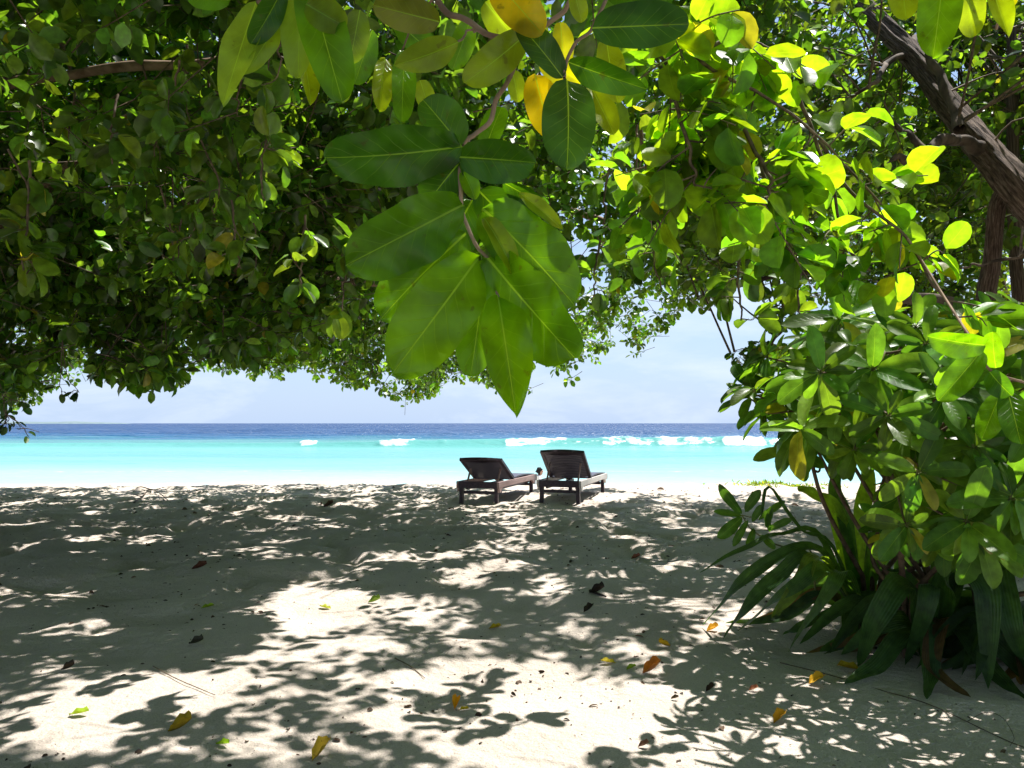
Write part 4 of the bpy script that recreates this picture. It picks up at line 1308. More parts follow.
# small leafy bits of the leaning tree against the sky gap
hang_cluster("outer_twig", right_tree, [R3((790, 278, 7.2), (785, 310, 8.0), (770, 345, 8.4), (735, 350, 8.6)), R3((783, 320, 8.4), (765, 350, 8.6), (745, 375, 8.7)),
                                        R3((800, 285, 7.4), (790, 300, 8), (760, 320, 8.2)), R3((830, 330, 6.6), (815, 350, 6.8), (800, 372, 7))],
             14, (0.08, 0.12), 0.66, (0.06, 0.12, 0.018), 6, 0.32, yellow=0.02)


# ------------------------------------------------------------------ the big leaves nearest the lens
def hero(batch, b, t, wpx, D0, D1, col, roll=0.0, curl=0.12, fold=0.12, wave=0.3):
    B = P(b[0], b[1], D0); T = P(t[0], t[1], D1)
    d = T - B; L = np.linalg.norm(d)
    d = d / L
    Wm = 0.81 * wpx / FPX * (D0 + D1) / 2
    n = unit(CAM - (B + T) / 2)
    n = unit(n - n @ d * d)
    s = np.cross(n, d)
    n = n * math.cos(roll) + s * math.sin(roll)
    batch.add(B, d, n, L * 1.02, Wm / max(0.35, abs(math.cos(roll))) * 1.03, np.array(col), curl, fold, wave)


DG = (0.034, 0.090, 0.008); MG = (0.066, 0.150, 0.006); BG = (0.095, 0.195, 0.005); LG = (0.13, 0.19, 0.03); OL = (0.135, 0.175, 0.008); OR = (0.36, 0.25, 0.008); YG = (0.17, 0.22, 0.012); YE = (0.30, 0.28, 0.010)
T_HERO_A = leaf_template(20, 10, 1.12, 0.32)     # widest past the middle, rounded
T_HERO_B = leaf_template(20, 10, 0.95, 1.25)     # narrower, pointed
A_ = Leaves(T_HERO_A); B_ = Leaves(T_HERO_B)
# central bunch
hero(A_, (462, 146), (334, 167), 70, .95, .88, DG, 0.3, 0.18, 0.16, 0.6)
hero(A_, (461, 146), (424, 98), 50, .95, .93, DG, -0.35, 0.15, 0.25)
hero(A_, (460, 157), (531, 161), 52, .93, .90, DG, -0.2, 0.15, 0.25, 0.5)
hero(A_, (460, 162), (424, 204), 48, .95, .97, (0.028, 0.07, 0.014), -0.3, 0.15, 0.2)
hero(A_, (462, 205), (354, 262), 80, .93, .86, MG, 0.25, 0.16, 0.16, 0.8)
hero(A_, (466, 234), (377, 310), 72, .945, .92, MG, -0.35, 0.18, 0.14, 0.8)
hero(A_, (478, 258), (399, 367), 86, .92, .84, BG, 0.15, 0.10, 0.10, 0.6)
hero(A_, (486, 258), (474, 373), 52, .97, .95, MG, 0.0, 0.08, 0.10)
hero(B_, (498, 297), (516, 407), 60, .90, .83, (0.085, 0.18, 0.005), 0.1, 0.12, 0.45, 0.6)
hero(A_, (488, 258), (566, 354), 84, .925, .86, MG, -0.4, 0.12, 0.14, 0.8)
hero(A_, (482, 208), (576, 292), 80, .95, .91, MG, 0.3, 0.16, 0.14, 0.8)
hero(A_, (478, 190), (545, 258), 60, .99, .97, DG, 0.1, 0.10, 0.10)
hero(A_, (472, 200), (440, 262), 60, 1.0, .98, DG, 0.1, 0.10, 0.10)
hero(A_, (484, 218), (518, 265), 24, .91, .88, YG, 0.5, 0.3, 0.35)
hero(B_, (519, 193), (562, 224), 19, .94, .92, YG, 0.4, 0.2, 0.3)
hero(A_, (503, 182), (546, 208), 24, .97, .97, DG, -0.6, 0.1, 0.2)
hero(A_, (485, 150), (500, 105), 30, 1.0, 1.0, MG, 0.3, 0.1, 0.15)
hero(A_, (463, 172), (476, 195), 22, .95, .94, BG, 0.3, 0.3, 0.3)
# upper group
hero(A_, (567, 80), (573, 160), 66, .95, .90, (0.030, 0.075, 0.022), 0.15, 0.10, 0.10)
hero(A_, (563, 78), (521, 20), 36, .95, .93, (0.026, 0.065, 0.020), -0.3, 0.15, 0.2)
hero(A_, (535, 74), (548, 138), 44, 1.0, .98, OR, 0.1, 0.10, 0.10)
hero(A_, (526, 34), (472, 84), 44, .96, .92, OL, 0.2, 0.08, 0.12)
hero(B_, (458, 42), (400, 70), 38, .99, .96, OL, 0.2, 0.10, 0.15)
hero(A_, (440, 22), (376, 6), 44, 1.0, .96, (0.10, 0.10, 0.014), -0.1, 0.10, 0.12)
hero(A_, (492, -22), (540, 27), 50, .96, .92, OR, 0.1, 0.08, 0.10)
hero(B_, (568, 62), (641, 89), 36, .93, .88, DG, -0.3, 0.10, 0.25)
hero(A_, (592, 28), (684, 24), 54, .90, .85, (0.026, 0.070, 0.018), 0.2, 0.12, 0.15)
hero(A_, (600, -20), (668, 4), 46, .90, .86, DG, 0.3, 0.10, 0.15)
hero(A_, (560, 22), (566, 66), 26, 1.0, 1.0, YE, 0.3, 0.15, 0.2)
hero(A_, (606, 38), (614, 98), 34, 1.02, 1.0, OL, 0.2, 0.10, 0.15)
hero(A_, (574, -8), (582, 20), 22, .93, .93, YG, 0.2, 0.15, 0.2)
hero(A_, (485, 2), (520, 42), 40, 1.1, 1.1, YG, 0.1, 0.10, 0.15)
hero(A_, (470, 20), (455, 68), 30, 1.15, 1.15, BG, 0.1, 0.10, 0.15)
hero(A_, (540, 60), (580, 82), 34, 1.1, 1.1, YE, 0.1, 0.10, 0.15)
hero(A_, (590, 85), (612, 128), 30, 1.15, 1.1, OL, 0.3, 0.10, 0.15)
hero(A_, (512, 70), (520, 100), 22, 1.1, 1.1, YG, 0.3, 0.10, 0.15)
# left group
hero(B_, (256, 3), (223, 96), 38, .96, .90, LG, -0.35, 0.08, 0.22)
hero(B_, (279, 17), (252, 75), 22, .95, .93, LG, 0.5, 0.12, 0.3)
hero(A_, (283, -12), (256, 43), 32, .93, .92, DG, 0.2, 0.10, 0.15)
hero(A_, (306, -30), (338, 90), 58, .92, .88, MG, 0.15, 0.10, 0.14)
hero(A_, (300, -35), (300, 70), 42, .95, .93, LG, -0.2, 0.10, 0.14)
hero(A_, (306, 4), (344, 26), 40, .90, .90, OL, 0.1, 0.10, 0.15)
hero(A_, (318, -10), (345, 95), 42, .97, .96, LG, 0.2, 0.10, 0.14)
hero(B_, (304, 60), (314, 99), 22, 1.0, .98, YG, 0.5, 0.15, 0.3)
hero(A_, (230, 0), (186, -2), 26, .93, .92, MG, 0.2, 0.1, 0.1)
hero(A_, (405, 50), (400, 114), 30, 1.2, 1.15, MG, 0.2, 0.1, 0.15)
hero(A_, (385, 58), (378, 105), 26, 1.25, 1.22, OL, 0.3, 0.1, 0.15)
hero(A_, (372, 30), (356, 82), 30, 1.3, 1.3, MG, 0.3, 0.1, 0.15)
hero(A_, (360, 10), (350, 60), 34, 1.2, 1.2, (0.08, 0.12, 0.014), 0.1, 0.1, 0.15)
hero(A_, (395, 20), (440, 60), 34, 1.3, 1.3, MG, 0.1, 0.1, 0.15)
hero(A_, (420, 80), (430, 110), 24, 1.3, 1.3, YG, 0.1, 0.1, 0.15)
# top right group, sunlit
hero(A_, (900, -45), (903, 13), 40, 1.55, 1.5, YG, 0.1, 0.10, 0.12)
hero(A_, (945, -40), (936, 48), 50, 1.5, 1.45, BG, 0.1, 0.10, 0.12)
hero(A_, (962, -45), (973, 33), 36, 1.5, 1.5, YG, 0.2, 0.10, 0.15)
hero(B_, (984, -30), (1010, 30), 26, 1.55, 1.5, YG, 0.5, 0.10, 0.3)
hero(A_, (1010, -50), (1004, 10), 34, 1.6, 1.6, YE, 0.2, 0.10, 0.15)
# right middle, pale gloss leaves
hero(A_, (985, 345), (938, 342), 30, 2.3, 2.2, MG, 0.5, 0.15, 0.3)
hero(A_, (982, 350), (944, 398), 34, 2.3, 2.25, MG, 0.2, 0.10, 0.15)
hero(A_, (990, 372), (1008, 396), 26, 2.3, 2.25, DG, -0.5, 0.15, 0.2)
hero(A_, (996, 368), (990, 335), 24, 2.35, 2.3, BG, 0.4, 0.15, 0.2)
hero(A_, (1008, 392), (1020, 440), 34, 2.3, 2.2, DG, 0.1, 0.1, 0.15)
hero(A_, (1000, 395), (982, 436), 30, 2.35, 2.3, MG, 0.1, 0.1, 0.15)

hb = bpy.data.objects.new("hanging_branch", None); COL.objects.link(hb); hb.parent = near_tree
hb0 = P(470, -60, 1.0)
hb.location = Vector(hb0) - Vector(near_tree.location)
def off_hb(o):
    o.parent = hb; o.matrix_parent_inverse = Matrix.Translation(-Vector(hb0)); return o
off_hb(A_.build("broad_leaves", M_HERO, hb))
off_hb(B_.build("pointed_leaves", M_HERO, hb))
stems = [
    ([TX(400, -120, 1.15), TX(436, -5, 1.1), TX(462, 20, 1.06), TX(500, 38, 1.02), TX(528, 36, 1.0)], 0.0052, 0.0035),
    ([TX(528, 36, 1.0), TX(512, 72, .99), TX(500, 96, .98), TX(482, 128, .97), TX(464, 146, .96)], 0.0034, 0.003),
    ([TX(464, 146, .96), TX(460, 175, .95), TX(464, 210, .95), TX(474, 240, .94), TX(486, 262, .94), TX(499, 297, .91)], 0.003, 0.002),
    ([TX(528, 36, 1.0), TX(560, 15, 1.0), TX(580, -12, 1.0), TX(620, -80, 1.05)], 0.0035, 0.003),
    ([TX(620, -40, .95), TX(600, 15, .95), TX(580, 40, .95), TX(567, 66, .95), TX(563, 78, .95)], 0.0025, 0.002),
    ([TX(260, -120, 1.0), TX(270, -20, .95), TX(256, 3, .96)], 0.0035, 0.002),
    ([TX(320, -150, 1.0), TX(308, -30, .95), TX(300, -35, .95)], 0.004, 0.002),
    ([TX(436, -5, 1.1), TX(410, 30, 1.15), TX(404, 50, 1.2)], 0.002, 0.0012),
    ([TX(458, 42, 1.0), TX(470, 30, 1.04), TX(480, 30, 1.04)], 0.0015, 0.0015),
    ([TX(940, -120, 1.6), TX(950, -50, 1.52), TX(985, -30, 1.55), TX(1000, 10, 1.6), TX(995, 30, 1.65)], 0.005, 0.003),
    ([TX(905, 235, 2.8), TX(940, 290, 2.6), TX(975, 345, 2.35), TX(990, 370, 2.32), TX(1030, 385, 2.3)], 0.004, 0.004),
]
V, Q = tubes([limb_path(c, a, b, 30, 0.004, 40 + i) for i, (c, a, b) in enumerate(stems)], 8)
off_hb(link("twig", np_mesh("twig", V, Q), M_PALE_BARK, hb, True))


# ------------------------------------------------------------------ large-leaved shrub at right
def whorls(batch, C, up, k, L, W, base, var=0.22, yellow=0.04, paths=None, droop=0.15):
    for c, u in zip(C, up):
        u = unit(np.asarray(u, float)); a = unit(np.cross(u, [0.2, 0.9, 0.3])); b = np.cross(u, a)
        off = RNG.uniform(0, 6.28); size = RNG.uniform(0.8, 1.12)
        for i in range(k):
            th = off + i * 2.4
            el = 0.75 - 1.25 * (i / k) + RNG.normal(0, 0.28)
            d = unit((a * math.cos(th) + b * math.sin(th)) * math.cos(el) + u * math.sin(el) * 0.9 + np.array([0, 0, -droop]))
            l_ = RNG.uniform(*L) * size
            base_p = c + u * (i * 0.004) + d * 0.012
            if paths is not None:
                paths.append((np.stack([c, base_p]), np.array([0.002, 0.002])))
            batch.add(base_p, d, u + RNG.normal(0, 0.18, 3), l_, l_ * W * RNG.uniform(0.85, 1.1), leaf_cols(1, base, var, yellow), RNG.uniform(0.1, 0.38), RNG.uniform(0.08, 0.25), 0.2)


shrub_o = P(905, 590, 4.4)
shrub = empty("large_leaved_shrub", (shrub_o[0], shrub_o[1], 0.02), "big bush of glossy paddle-shaped leaves in whorls at the right of the beach", "shrub")
sb_ = Leaves(T_OBO)
spaths = []
roots = [P(905, 600, 4.4), P(935, 595, 4.6), P(870, 590, 4.8), P(985, 600, 4.2)]
tips = []
# outline of the bush in the photo: left edge runs from (735, 380) down to (800, 470)
for _ in range(6000):
    px_, py_, D = RNG.uniform(728, 1075), RNG.uniform(318, 585), RNG.uniform(3.1, 5.4)
    le = np.interp(py_, [318, 345, 380, 410, 440, 475, 520, 585], [840, 775, 738, 752, 790, 800, 818, 845])
    if px_ < le + RNG.uniform(0, 26): continue
    if px_ < 800: D = RNG.uniform(3.9, 4.9)
    if py_ > 452 and px_ < 900 - (py_ - 452) * 0.2: continue
    if py_ > 540: continue
    q = P(px_, py_, D)
    if q[2] < 0.25: continue
    if all(np.linalg.norm(q - t) > 0.195 for t in tips): tips.append(q)
    if len(tips) > 260: break
fixed = [P(885, 392, 3.3), P(960, 524, 3.2), P(838, 322, 3.6), P(805, 375, 4.2), P(760, 368, 4.6), P(752, 400, 4.6), P(786, 418, 4.6), P(796, 450, 4.5), P(1010, 500, 3.1), P(905, 345, 3.6), P(1015, 440, 3.3)]
tips = fixed + tips
tips = np.array(tips)
ups = []
for q in tips:
    ups.append(unit(np.array([q[0] - shrub_o[0], (q[1] - shrub_o[1]) - 0.5, 0.5 + 0.35 * q[2]]) + RNG.normal(0, 0.45, 3)))
ups = np.array(ups); ups[0] = unit(np.array([-.1, -.8, .6])); ups[1] = unit(np.array([0., -.9, .35])); ups[2] = unit(np.array([0, -.7, .7]))
whorls(sb_, tips, ups, 10, (0.11, 0.24), 0.37, (0.072, 0.140, 0.020), paths=spaths, var=0.38, yellow=0.04)
stemp = []
skel = []
for r in roots:
    for j in range(5):
        e = tips[RNG.integers(len(tips))]
        c = crv([r, (r * 0.5 + e * 0.5) + np.array([RNG.normal(0, .1), RNG.normal(0, .1), -0.05]), e], 16)
        c[0][2] = -0.05
        stemp.append((c, np.linspace(0.016, 0.007, 16))); skel.append(c[4:])
skel = np.concatenate(skel)
for q, u in zip(tips, ups):
    d = np.linalg.norm(skel - q, axis=1); j = int(np.argsort(d)[RNG.integers(0, 3)])
    stemp.append((crv([skel[j], (skel[j] + q) / 2 - u * 0.06 + RNG.normal(0, 0.03, 3), q], 8), np.linspace(0.008, 0.0045, 8)))
sb_.build("leaves", M_SHRUB, shrub)
V, Q = tubes(stemp, 7)
link("stems", np_mesh("stems", V, Q), rough_mat("shrub_bark", (0.07, 0.045, 0.03), (0.18, 0.12, 0.08), 25, (1, 1, 1), 0.8, 0.4, 0.003), shrub, True)
V, Q = tubes(spaths, 5)
link("petioles", np_mesh("petioles", V, Q), M_STEM, shrub, True)
# withered leaf and small pink bud
wl_ = Leaves(T_MID)
hero(wl_, (812, 425), (806, 468), 18, 4.2, 4.15, (0.38, 0.24, 0.13), 0.3, 0.25, 0.3)
hero(wl_, (968, 528), (1012, 556), 10, 3.15, 3.05, (0.45, 0.26, 0.03), 0.3, 0.35, 0.3)
hero(wl_, (845, 420), (838, 448), 12, 4.0, 4.0, (0.32, 0.30, 0.03), 0.3, 0.2, 0.3)
wo = wl_.build("withered_leaves", M_LITTER, shrub); wo['label'] = "tan and yellow withered leaves"
bm = bmesh.new()
bmesh.ops.create_uvsphere(bm, u_segments=10, v_segments=8, radius=1, matrix=Matrix.Translation(tuple(P(851, 446, 4.0))) @ Matrix.Diagonal((0.011, 0.011, 0.026, 1)))
for vv in bm.verts: vv.co += Vector((RNG.normal(0, .0015), RNG.normal(0, .0015), 0))
me = bpy.data.meshes.new("flower_bud"); bm.to_mesh(me); bm.free()
o = link("flower_bud", me, simple_mat("pink_bud", (0.55, 0.08, 0.10), 0.5), shrub, True); o['label'] = "small pink bud"
bm = bmesh.new()
bmesh.ops.create_icosphere(bm, subdivisions=2, radius=0.013, matrix=Matrix.Translation(tuple(P(963, 521, 3.17))))
for vv in bm.verts: vv.co += Vector(RNG.normal(0, .002, 3))
me = bpy.data.meshes.new("leaf_bud"); bm.to_mesh(me); bm.free()
o = link("leaf_bud", me, simple_mat("brown_bud", (0.22, 0.10, 0.06), 0.7), shrub, True)


# ------------------------------------------------------------------ strap-leaved lilies
UVS = []


def strap(batchV, ctrl, w, col, fold=0.35, twist=0.0, n=22, m=6):
    pts = crv(ctrl, n)
    t = unit(np.gradient(pts, axis=0))
    s = np.linspace(0, 1, n)
    wd = 1.12 * w * np.clip(np.sin(np.pi * (0.16 + 0.84 * s)) ** 0.55, 0.02, 1)
    side = unit(np.cross(t, unit(np.array([-pts[0][0] * 0.13, -0.62, 0.75]))))
    for i in range(1, n):
        if side[i] @ side[i - 1] < 0: side[i] *= -1
    nr = np.cross(side, t)
    tw = twist * s
    tw = tw + 0.25 * np.sin(s * 9 + RNG.uniform(0, 6))
    sd = side * np.cos(tw)[:, None] + nr * np.sin(tw)[:, None]
    nn = np.cross(sd, t)
    vv = np.linspace(-1, 1, m + 1)
    ph = RNG.uniform(0, 6.28)
    V = pts[:, None] + sd[:, None] * (wd[:, None] * 0.5 * vv[None])[..., None] + nn[:, None] * ((np.abs(vv)[None] * wd[:, None] * 0.5 * fold) + 0.006 * np.sin(s * 22 + ph)[:, None] * np.abs(vv)[None])[..., None]
    a = np.arange(n - 1)[:, None] * (m + 1) + np.arange(m)[None]
    Q = np.stack([a, a + 1, a + m + 2, a + m + 1], -1).reshape(-1, 4)
    UVS.append(np.stack([np.repeat(s, m + 1), np.tile(vv, n), np.abs(np.tile(vv, n))], 1))
    batchV.append((V.reshape(-1, 3), Q, np.repeat(np.array(col)[None], n * (m + 1), 0)))


def build_straps(name, geo, parent):
    V, Q = join_geo([(v, q) for v, q, c in geo])
    me = np_mesh(name, V, Q)
    vcol(me, 'tint', np.concatenate([c for _, _, c in geo]))
    vvec(me, 'leafuv', np.concatenate(UVS)); UVS.clear()
    return link(name, me, M_STRAP, parent, True)


def gz(p, up=0.02):
    q = np.array(p, float); q[2] = float(sand_z(q[:1], q[1:2])[0]) + up; return q


def lily(loc_px, D, ctrls, nrand, label, reach=0.75, seed=0, upright=0.12):
    g0 = P(loc_px, 425, D); o = gz(g0, 0.0)
    root = empty("strap_lily", tuple(o), label, "lily plant", "strap-leaved lilies under the shrub")
    geo = []
    for (pts, w, col) in ctrls:
        strap(geo, [o + np.array([RNG.normal(0, .02), RNG.normal(0, .02), 0.03])] + [np.array(q) for q in pts], w, col, 0.3, RNG.uniform(-.5, .5))
    for i in range(nrand):
        az = RNG.uniform(0, 6.28); R = reach * RNG.uniform(0.6, 1.1)
        dx, dy = math.cos(az), math.sin(az)
        if RNG.random() < upright:
            h = RNG.uniform(0.35, 0.6); e = o + np.array([dx * R * 0.5, dy * R * 0.5, h])
            c = [o, o + np.array([dx * .08, dy * .08, h * .5]), o + np.array([dx * R * .25, dy * R * .25, h * .9]), e]
        else:
            h = RNG.uniform(0.14, 0.30)
            e = gz(o + np.array([dx * R, dy * R, 0]), RNG.uniform(0.015, 0.12))
            c = [o, o + np.array([dx * R * .25, dy * R * .25, h]), o + np.array([dx * R * .62, dy * R * .62, h * .95]), e]
        s = math.exp(RNG.normal(0, .25))
        strap(geo, c, RNG.uniform(0.055, 0.095), np.array([0.036, 0.078, 0.026]) * s, 0.3, RNG.uniform(-.7, .7))
    for i in range(16):
        az = RNG.uniform(2.6, 6.6); R = reach * RNG.uniform(0.6, 1.25)
        dx, dy = math.cos(az), math.sin(az) * 0.8
        h = RNG.uniform(0.10, 0.22)
        e = gz(o + np.array([dx * R, dy * R, 0]), 0.012)
        m1 = o + np.array([dx * R * .3, dy * R * .3, h + .06]); m2 = gz(o + np.array([dx * R * .68 + RNG.normal(0, .05), dy * R * .68, 0]), h * 0.45)
        strap(geo, [o + np.array([0, 0, .04]), m1, m2, e], RNG.uniform(0.05, 0.10), (np.array([0.030, 0.064, 0.024]) if i % 4 else np.array([0.10, 0.065, 0.035])) * math.exp(RNG.normal(0, .3)), 0.3, RNG.uniform(-.9, .9))
    build_straps("strap_leaves", geo, root)
    # swollen base
    bm = bmesh.new()
    bmesh.ops.create_uvsphere(bm, u_segments=14, v_segments=10, radius=1, matrix=Matrix.Translation((0, 0, 0.04)) @ Matrix.Diagonal((0.06, 0.06, 0.11, 1)))
    for vv in bm.verts: vv.co += Vector(RNG.normal(0, .004, 3))
    me = bpy.data.meshes.new("bulb"); bm.to_mesh(me); bm.free()
    me.materials.append(M_STEM); me.shade_smooth()
    ob = bpy.data.objects.new("bulb", me); COL.objects.link(ob); ob.parent = root
    return root


SG = (0.032, 0.075, 0.026); SB = (0.15, 0.25, 0.025); SM = (0.05, 0.11, 0.028)
lily(860, 4.9, [
    ([P(838, 520, 4.7), P(812, 495, 4.7), P(798, 487, 4.8)], 0.10, SB),
    ([P(862, 520, 4.8), P(868, 480, 4.9), P(860, 440, 5.0)], 0.09, SB),
    ([P(846, 525, 4.7), P(835, 490, 4.8), P(840, 462, 4.9)], 0.08, SM),
    ([P(880, 520, 4.7), P(905, 490, 4.6), P(925, 450, 4.6)], 0.09, SM),
    ([P(820, 538, 4.7), P(780, 535, 4.7), P(745, 548, 4.7), P(700, 572, 4.75)], 0.05, SG),
    ([P(830, 545, 4.6), P(800, 530, 4.5), P(770, 488, 4.5), P(760, 520, 4.5)], 0.035, SG),
    ([P(820, 552, 4.6), P(775, 560, 4.6), P(740, 585, 4.7), gz(P(703, 600, 5.0))], 0.10, SG),
    ([P(815, 560, 4.5), P(780, 575, 4.5), P(745, 610, 4.5), gz(P(722, 600, 4.7))], 0.09, SG),
    ([P(822, 560, 4.4), P(800, 585, 4.3), P(772, 618, 4.3)], 0.10, (0.11, 0.17, 0.03)),
    ([P(830, 570, 4.4), P(790, 590, 4.3), gz(P(738, 620, 4.9))], 0.08, SM),
    ([P(845, 575, 4.4), P(830, 590, 4.2), gz(P(788, 640, 4.55))], 0.08, SM),
], 5, "lily with a fan of bright upright blades and drooping straps, left foot of the shrub")
lily(925, 4.4, [
    ([P(905, 585, 4.2), P(880, 612, 4.0), gz(P(858, 660, 4.15))], 0.12, SG),
    ([P(950, 575, 4.1), P(985, 592, 3.9), gz(P(988, 688, 3.85), 0.03)], 0.13, SG),
    ([P(930, 585, 4.1), P(925, 612, 4.0), gz(P(905, 660, 4.2))], 0.09, SG),
    ([P(960, 560, 4.3), P(1000, 575, 4.1), P(1020, 640, 4.0)], 0.10, SG),
    ([P(950, 520, 4.3), P(990, 480, 4.2), P(1030, 470, 4.2)], 0.09, SM),
], 8, "lily whose long dark straps hang onto the sand below the shrub's middle", 0.75)
lily(1010, 4.3, [([P(1000, 570, 4.1), P(1010, 620, 3.9), P(1022, 660, 3.9)], 0.11, SG)], 18, "lily at the right edge with dark arching straps", 0.7)
lily(890, 5.6, [], 18, "lily in the deepest shade behind the other three", 0.7, upright=0.5)

# ------------------------------------------------------------------ seedling sprig standing out over the sand
sd_o = gz(P(815, 425, 5.0), 0)
seedling = empty("shrub_seedling", tuple(sd_o), "low bare stem ending in a tuft of small paddle leaves left of the lilies", "seedling")
lb = Leaves(T_OBO)
sp = []
main = crv([sd_o, P(812, 560, 4.95), P(806, 548, 4.9), P(780, 546, 4.85), P(752, 530, 4.8), P(742, 515, 4.8)], 20)
sp.append((main, np.linspace(0.007, 0.004, 20)))
for (bx, by, tx, ty, w) in [(742, 514, 719, 488, 12), (745, 512, 759, 491, 12), (742, 516, 716, 510, 8), (742, 517, 720, 538, 15), (748, 520, 733, 545, 9), (752, 522, 762, 505, 9), (754, 528, 748, 548, 9), (758, 520, 785, 500, 8), (766, 528, 772, 508, 8), (768, 530, 790, 518, 9), (760, 535, 775, 548, 9), (770, 532, 766, 512, 7)]:
    hero(lb, (bx, by), (tx, ty), w, 4.8, 4.75 + RNG.uniform(-.05, .05), (0.045, 0.10, 0.024), RNG.uniform(-.4, .4), 0.12, 0.2)
lb.build("leaves", M_SHRUB, seedling)
for a, b in (((742, 515), (760, 520)), ((752, 530), (768, 530))):
    sp.append((np.stack([P(*a, 4.8), P(*b, 4.8)]), np.array([0.003, 0.002])))
V, Q = tubes(sp, 6)
link("stem", np_mesh("stem", V, Q), M_STEM, seedling, True)

# ------------------------------------------------------------------ beach creeper at the crest, right
lb = Leaves(T_LO)
N = 900
gx = RNG.normal(5.4, 0.55, N); gy = RNG.normal(15.6, 0.35, N)
keep = noise2(gx * 2.4, gy * 3, 5) > 0.42
gx, gy = gx[keep], gy[keep]
N = len(gx)
base = np.stack([gx, gy, sand_z(gx, gy)], 1)
d = unit(RNG.normal(0, 1, (N, 3)) * [1, 1, .3] + [0, 0, .9])
lb.add(base, d, RNG.normal(0, 1, (N, 3)) + [0, 0, 1], RNG.uniform(.05, .13, N), RNG.uniform(.015, .035, N), leaf_cols(N, (0.11, 0.17, 0.04), .3, .1))
tag(lb.build("beach_grass", M_CANOPY), "low green creeping grass on the sunny sand crest left of the shrub", "beach grass", kind='stuff')

# ------------------------------------------------------------------ things lying on the sand
def on_sand(px, py):
    """where the line of sight meets the sand"""
    d = P(px, py, 1.0) - CAM
    t = 1.0
    for _ in range(60):
        q = CAM + d * t
        z = float(sand_z(q[:1], q[1:2])[0])
        t += (q[2] - z) / max(1e-4, -d[2]) * 0.6
    q = CAM + d * t
    q[2] = z
    return q


FL = [  # px, py, length m, colour, heading deg, curl, label
    (495, 629, .085, (0.62, 0.42, 0.02), 10, .15, "yellow leaf lying at the upper edge of the big sunny patch"),
    (664, 648, .085, (0.65, 0.40, 0.02), 200, .35, "golden curled leaf just above the orange-brown one"),
    (608, 664, .08, (0.60, 0.48, 0.03), 170, .1, "flat pale yellow leaf lying left of the curled orange-brown leaf"),
    (631, 670, .06, (0.30, 0.42, 0.03), 30, .2, "small lime leaf touching the left of the curled orange-brown leaf"),
    (653, 674, .12, (0.50, 0.17, 0.02), 12, .45, "large curled orange-brown leaf in the sunny patch"),
    (455, 708, .075, (0.72, 0.33, 0.01), 90, .5, "upright curled orange leaf in the lower middle sun"),
    (464, 711, .05, (0.62, 0.45, 0.02), 0, .1, "small yellow leaf beside the upright orange leaf"),
    (713, 631, .09, (0.62, 0.33, 0.02), 15, .3, "orange-yellow leaf in shade near the lily tips"),
    (849, 671, .12, (0.50, 0.33, 0.02), 170, .1, "yellow leaf in shade under the shrub"),
    (817, 684, .10, (0.66, 0.38, 0.02), 20, .3, "amber leaf at the shade edge before the shrub"),
    (780, 722, .09, (0.68, 0.34, 0.02), 35, .35, "orange leaf with a pale stalk at lower right"),
    (754, 691, .05, (0.30, 0.12, 0.06), 0, .3, "small reddish leaf scrap near the lower right"),
    (208, 609, .09, (0.36, 0.50, 0.03), 10, .15, "lime leaf at the left corner of the upper sunny patch"),
    (325, 609, .09, (0.42, 0.46, 0.05), 170, .1, "pale green leaf in the middle of the upper sunny patch"),
    (375, 603, .10, (0.14, 0.22, 0.03), 0, .35, "dark green leaf at the right of the upper sunny patch"),
    (79, 716, .085, (0.34, 0.48, 0.03), 5, .12, "yellow-green leaf in the sun at lower left"),
    (182, 731, .11, (0.42, 0.30, 0.02), 15, .45, "yellow and brown curled leaf at lower left"),
    (223, 746, .065, (0.34, 0.56, 0.02), -10, .15, "round bright green leaf at lower left"),
    (322, 757, .11, (0.52, 0.36, 0.03), 60, .4, "yellow leaf with brown spine at the bottom edge"),
    (200, 570, .13, (0.16, 0.06, 0.04), 10, .3, "dark red-brown leaf in shade at left"),
    (69, 671, .08, (0.07, 0.05, 0.035), 5, .4, "blackish leaf in shade at far left"),
    (197, 645, .10, (0.06, 0.055, 0.04), -5, .3, "dark grey-brown leaf in shade left of the sunny patch"),
    (598, 594, .13, (0.035, 0.025, 0.02), -12, .4, "black shrivelled leaf in the middle shade"),
    (711, 692, .06, (0.05, 0.03, 0.02), 20, .4, "black curled scrap in the right sunny patch"),
    (636, 559, .10, (0.25, 0.09, 0.06), 0, .3, "red-brown leaf in shade beyond the middle"),
    (589, 612, .09, (0.04, 0.03, 0.02), 30, .4, "small black leaf scrap below the shrivelled one"),
    (329, 508, .16, (0.12, 0.07, 0.05), 0, .4, "brown frond scrap on the far shaded sand at left"),
    (675, 700, .04, (0.07, 0.05, 0.03), 0, .3, "small dark scrap in the sun below the big curled leaf"),
    (644, 748, .05, (0.10, 0.05, 0.03), 0, .3, "tiny brown scrap at the lower middle edge"),
]
for (px, py, L, col, hd, cu, lab) in FL:
    q = on_sand(px, py)
    h = math.radians(hd)
    d = np.array([math.cos(h), math.sin(h), 0.05])
    b = Leaves(T_MID)
    roll = RNG.normal(0, .25)
    tilt = 0.5 if cu > .28 else 0.15
    b.add(np.zeros(3) - d * L / 2, d, np.array([roll, -tilt * 0.5, 1.0]), L, L * 0.5, np.array(col) * RNG.uniform(.9, 1.1), -cu * 0.9, 0.25 + cu * 1.3, 1.2)
    b.V[0][:, 2] -= b.V[0][:, 2].min() - 0.003
    o = b.build("fallen_leaf", M_LITTER)
    # stalk joined to the same mesh
    o.location = tuple(q)
    tag(o, lab, "fallen leaf", "fallen leaves on the sand")

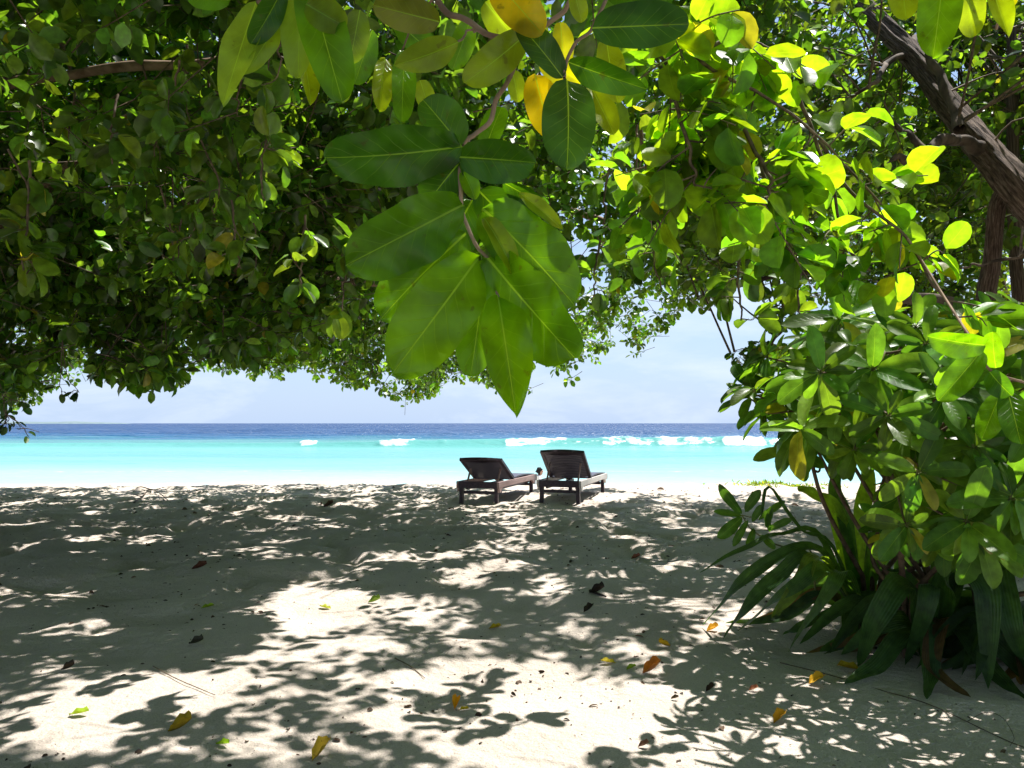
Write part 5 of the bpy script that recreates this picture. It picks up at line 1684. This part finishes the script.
# bits of bark, husk and leaf scraps
lb = Leaves(T_LO)
N = 6500
px = RNG.uniform(-60, 1080, N); D = RNG.uniform(2.8, 14.5, N) ** 1.0
gx = (px - 512) / FPX * D; gy = D
cl = noise2(gx * 1.1, gy * 1.1, 99)
k = RNG.random(N) < np.clip((cl - .35) * 2.5, 0.05, 1)
gx, gy = gx[k], gy[k]; N = len(gx)
base = np.stack([gx, gy, sand_z(gx, gy) + 0.003], 1)
ang = RNG.uniform(0, 6.28, N)
Ls = np.exp(RNG.normal(-4.75, .55, N)) * (0.5 + gy / 7)
cc = np.array([0.07, 0.045, 0.03]) * np.exp(RNG.normal(0, .5, (N, 1)))
lb.add(base, np.stack([np.cos(ang), np.sin(ang), RNG.uniform(0, .3, N)], 1), RNG.normal(0, .5, (N, 3)) + [0, 0, 1], Ls * 1.5, Ls * RNG.uniform(.4, 1, N), cc, RNG.uniform(.1, .6, N), .3)
tag(lb.build("leaf_litter", M_LITTER), "dark crumbs of bark and leaf scattered over the sand", "litter", kind='stuff')


def ground_stick(name, pxs, r, label, mat=M_TWIG, lift=0.01, extra=()):
    paths = []
    for line in [pxs] + list(extra):
        pts = []
        for i, (px, py) in enumerate(line):
            q = on_sand(px, py); q[2] += lift if isinstance(lift, float) else lift[i % len(lift)]
            pts.append(q)
        pts = np.array(pts)
        paths.append((crv(pts, 20), np.linspace(r, r * .5, 20)))
    o0 = paths[0][0][0].copy()
    V, Q = tubes(paths, 7)
    o = link(name, np_mesh(name, V - o0, Q), mat, None, True)
    o.location = tuple(o0)
    tag(o, label, "stick", "sticks on the sand")
    return o


ground_stick("fallen_twig", [(134, 505), (142, 499), (150, 492), (160, 496), (168, 503)], 0.012, "forked bare twig on the far shaded sand at left", lift=0.04, extra=[[(150, 492), (140, 489), (133, 494)], [(142, 499), (134, 497)]])
ground_stick("fallen_twig", [(968, 722), (985, 717), (1002, 724), (1014, 740), (1010, 747)], 0.0018, "thin looped twig in the sun at the lower right", lift=(0.004, 0.02, 0.03, 0.015, 0.004))
ground_stick("fallen_twig", [(590, 592), (598, 595), (606, 598)], 0.012, "short thick black stick in the middle shade", simple_mat("black_stick", (.03, .02, .015), .9))
ground_stick("fallen_twig", [(780, 663), (830, 676), (880, 690), (930, 706), (1000, 738), (1030, 750)], 0.0035, "long thin half-buried root running across the lower right sand", lift=(0.002, 0.005, 0.0, 0.006, 0.002))
ground_stick("fallen_twig", [(395, 660), (410, 668), (425, 680)], 0.004, "short pale twig beside the middle sunny patch")
ground_stick("fallen_twig", [(153, 668), (175, 680), (205, 693), (215, 697)], 0.003, "thin dark twig slanting through the sunny streak at left")
